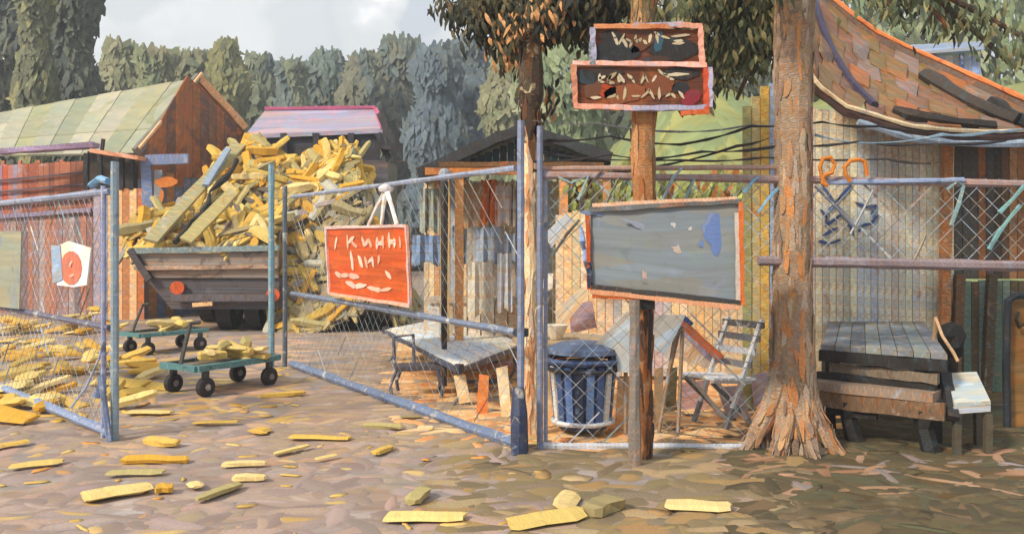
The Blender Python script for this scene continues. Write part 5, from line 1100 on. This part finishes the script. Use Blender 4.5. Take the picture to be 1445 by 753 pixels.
# pile behind the left leaf
for i in range(90):
    px, py = R.uniform(0, 215), R.triangular(400, 600, 500)
    if px > 165 and py < 500: continue
    p = G(px, max(py, 470)); z = .06 + max(0, (470 - py)) * .008
    a = R.uniform(0, math.pi)
    billet(V((p.x, p.y, z * .7 + R.uniform(0, .05))), V((math.cos(a), math.sin(a), R.uniform(-.2, .35))), V((R.uniform(-.3, .2), -.25, 1)).normalized(), R.uniform(.3, .6), R.uniform(.1, .2), 'loose golden billet strewn on the ground behind the left gate leaf', 'billets behind the left gate leaf', R.choice([0, 1, 2, 3, 4, 5, 6, 10, 11, 12, 16, 18]), flat=.5)

# ------------------------------------------------------------------ litter: chips, leaves and crumbs of earth pressed in the ground
SOIL, SAND, SHADE = c(148, 134, 128), c(222, 176, 122), c(84, 75, 58)  # SHADE: earth with the trees' shade put into its colour
reg = [  # px0, px1, py0, py1, count, palette, length, width (m), soil they lie in, solid share
    (-60, 760, 600, 800, 520, [c(160, 144, 142), c(146, 130, 124), c(176, 160, 154), c(136, 122, 116), c(186, 156, 140), c(164, 146, 116), c(130, 116, 112)], .3, .13, SOIL, 0),
    (-60, 760, 600, 800, 170, [c(206, 176, 104), c(216, 190, 120), c(190, 158, 84), c(206, 140, 74)], .2, .08, SOIL, .5),
    (-60, 560, 500, 640, 420, [c(166, 148, 134), c(184, 160, 142), c(150, 134, 120), c(204, 170, 134), c(160, 142, 118)], .4, .14, SOIL, 0),
    (-60, 430, 430, 600, 620, [c(222, 182, 84), c(206, 168, 74), c(226, 198, 124), c(200, 152, 62), c(206, 164, 110)], .34, .12, SOIL, .3),
    (160, 430, 460, 570, 160, [c(204, 168, 140), c(216, 176, 140), c(186, 156, 140)], .5, .2, SOIL, 0),
    (400, 740, 470, 640, 300, [c(160, 140, 112), c(176, 154, 118), c(192, 160, 122), c(150, 134, 114)], .4, .15, SOIL, 0),
    (560, 1090, 470, 628, 620, [c(214, 126, 56), c(240, 214, 166), c(206, 114, 48), c(242, 222, 180), c(226, 160, 98), c(236, 204, 160)], .36, .14, SAND, .1),
    (620, 1130, 625, 800, 420, [c(124, 112, 84), c(146, 128, 84), c(110, 100, 78), c(176, 138, 84), c(128, 118, 104), c(190, 166, 128), c(96, 88, 74)], .34, .16, c(132, 118, 96), .06),
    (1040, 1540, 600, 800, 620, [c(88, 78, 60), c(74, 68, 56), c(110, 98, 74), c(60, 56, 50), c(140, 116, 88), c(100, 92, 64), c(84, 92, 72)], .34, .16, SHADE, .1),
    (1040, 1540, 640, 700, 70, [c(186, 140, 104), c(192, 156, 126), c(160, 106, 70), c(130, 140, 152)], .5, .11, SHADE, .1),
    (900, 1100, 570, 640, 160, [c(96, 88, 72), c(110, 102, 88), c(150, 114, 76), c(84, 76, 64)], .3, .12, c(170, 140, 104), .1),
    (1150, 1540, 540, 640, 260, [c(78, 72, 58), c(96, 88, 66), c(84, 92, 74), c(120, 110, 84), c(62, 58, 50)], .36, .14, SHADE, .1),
]
b = MB()
for x0, x1, y0, y1, n, pal, L, W, soil, solid in reg:
    mean = tuple(sum(q[i] for q in pal) / len(pal) for i in range(3))
    for _ in range(int(n * .62)):
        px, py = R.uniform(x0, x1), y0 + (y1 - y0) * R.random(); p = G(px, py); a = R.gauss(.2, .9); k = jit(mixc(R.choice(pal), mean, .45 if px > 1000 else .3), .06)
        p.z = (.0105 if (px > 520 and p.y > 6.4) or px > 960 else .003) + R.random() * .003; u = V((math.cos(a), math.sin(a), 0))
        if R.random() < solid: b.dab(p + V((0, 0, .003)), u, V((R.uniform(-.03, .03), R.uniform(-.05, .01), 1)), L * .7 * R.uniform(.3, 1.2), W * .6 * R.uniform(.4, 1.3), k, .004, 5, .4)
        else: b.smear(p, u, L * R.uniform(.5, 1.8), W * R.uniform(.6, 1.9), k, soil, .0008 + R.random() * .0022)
tag(b.build('ground_litter', M['litter'], smooth=True), kind='stuff')
# ------------------------------------------------------------------ haze between the yard and the woods
b = MB(); b.box(V((0, 57, 12)), 174, 140, 26, (1, 1, 1)); hz_ = b.build('haze', M['cloth']); tag(hz_, kind='stuff')
hm_ = bpy.data.materials.new('haze_air'); hm_.use_nodes = True; hn = hm_.node_tree; hn.nodes.clear()
ho = N(hn, 'ShaderNodeOutputMaterial'); hv = N(hn, 'ShaderNodeVolumePrincipled')
hv.inputs['Color'].default_value = (.84, .91, 1, 1); hv.inputs['Density'].default_value = .003; hv.inputs['Anisotropy'].default_value = .2
hn.links.new(hv.outputs[0], ho.inputs['Volume']); hz_.data.materials.clear(); hz_.data.materials.append(hm_)
for o in sc.objects:
    if '_loc' in o: del o['_loc']
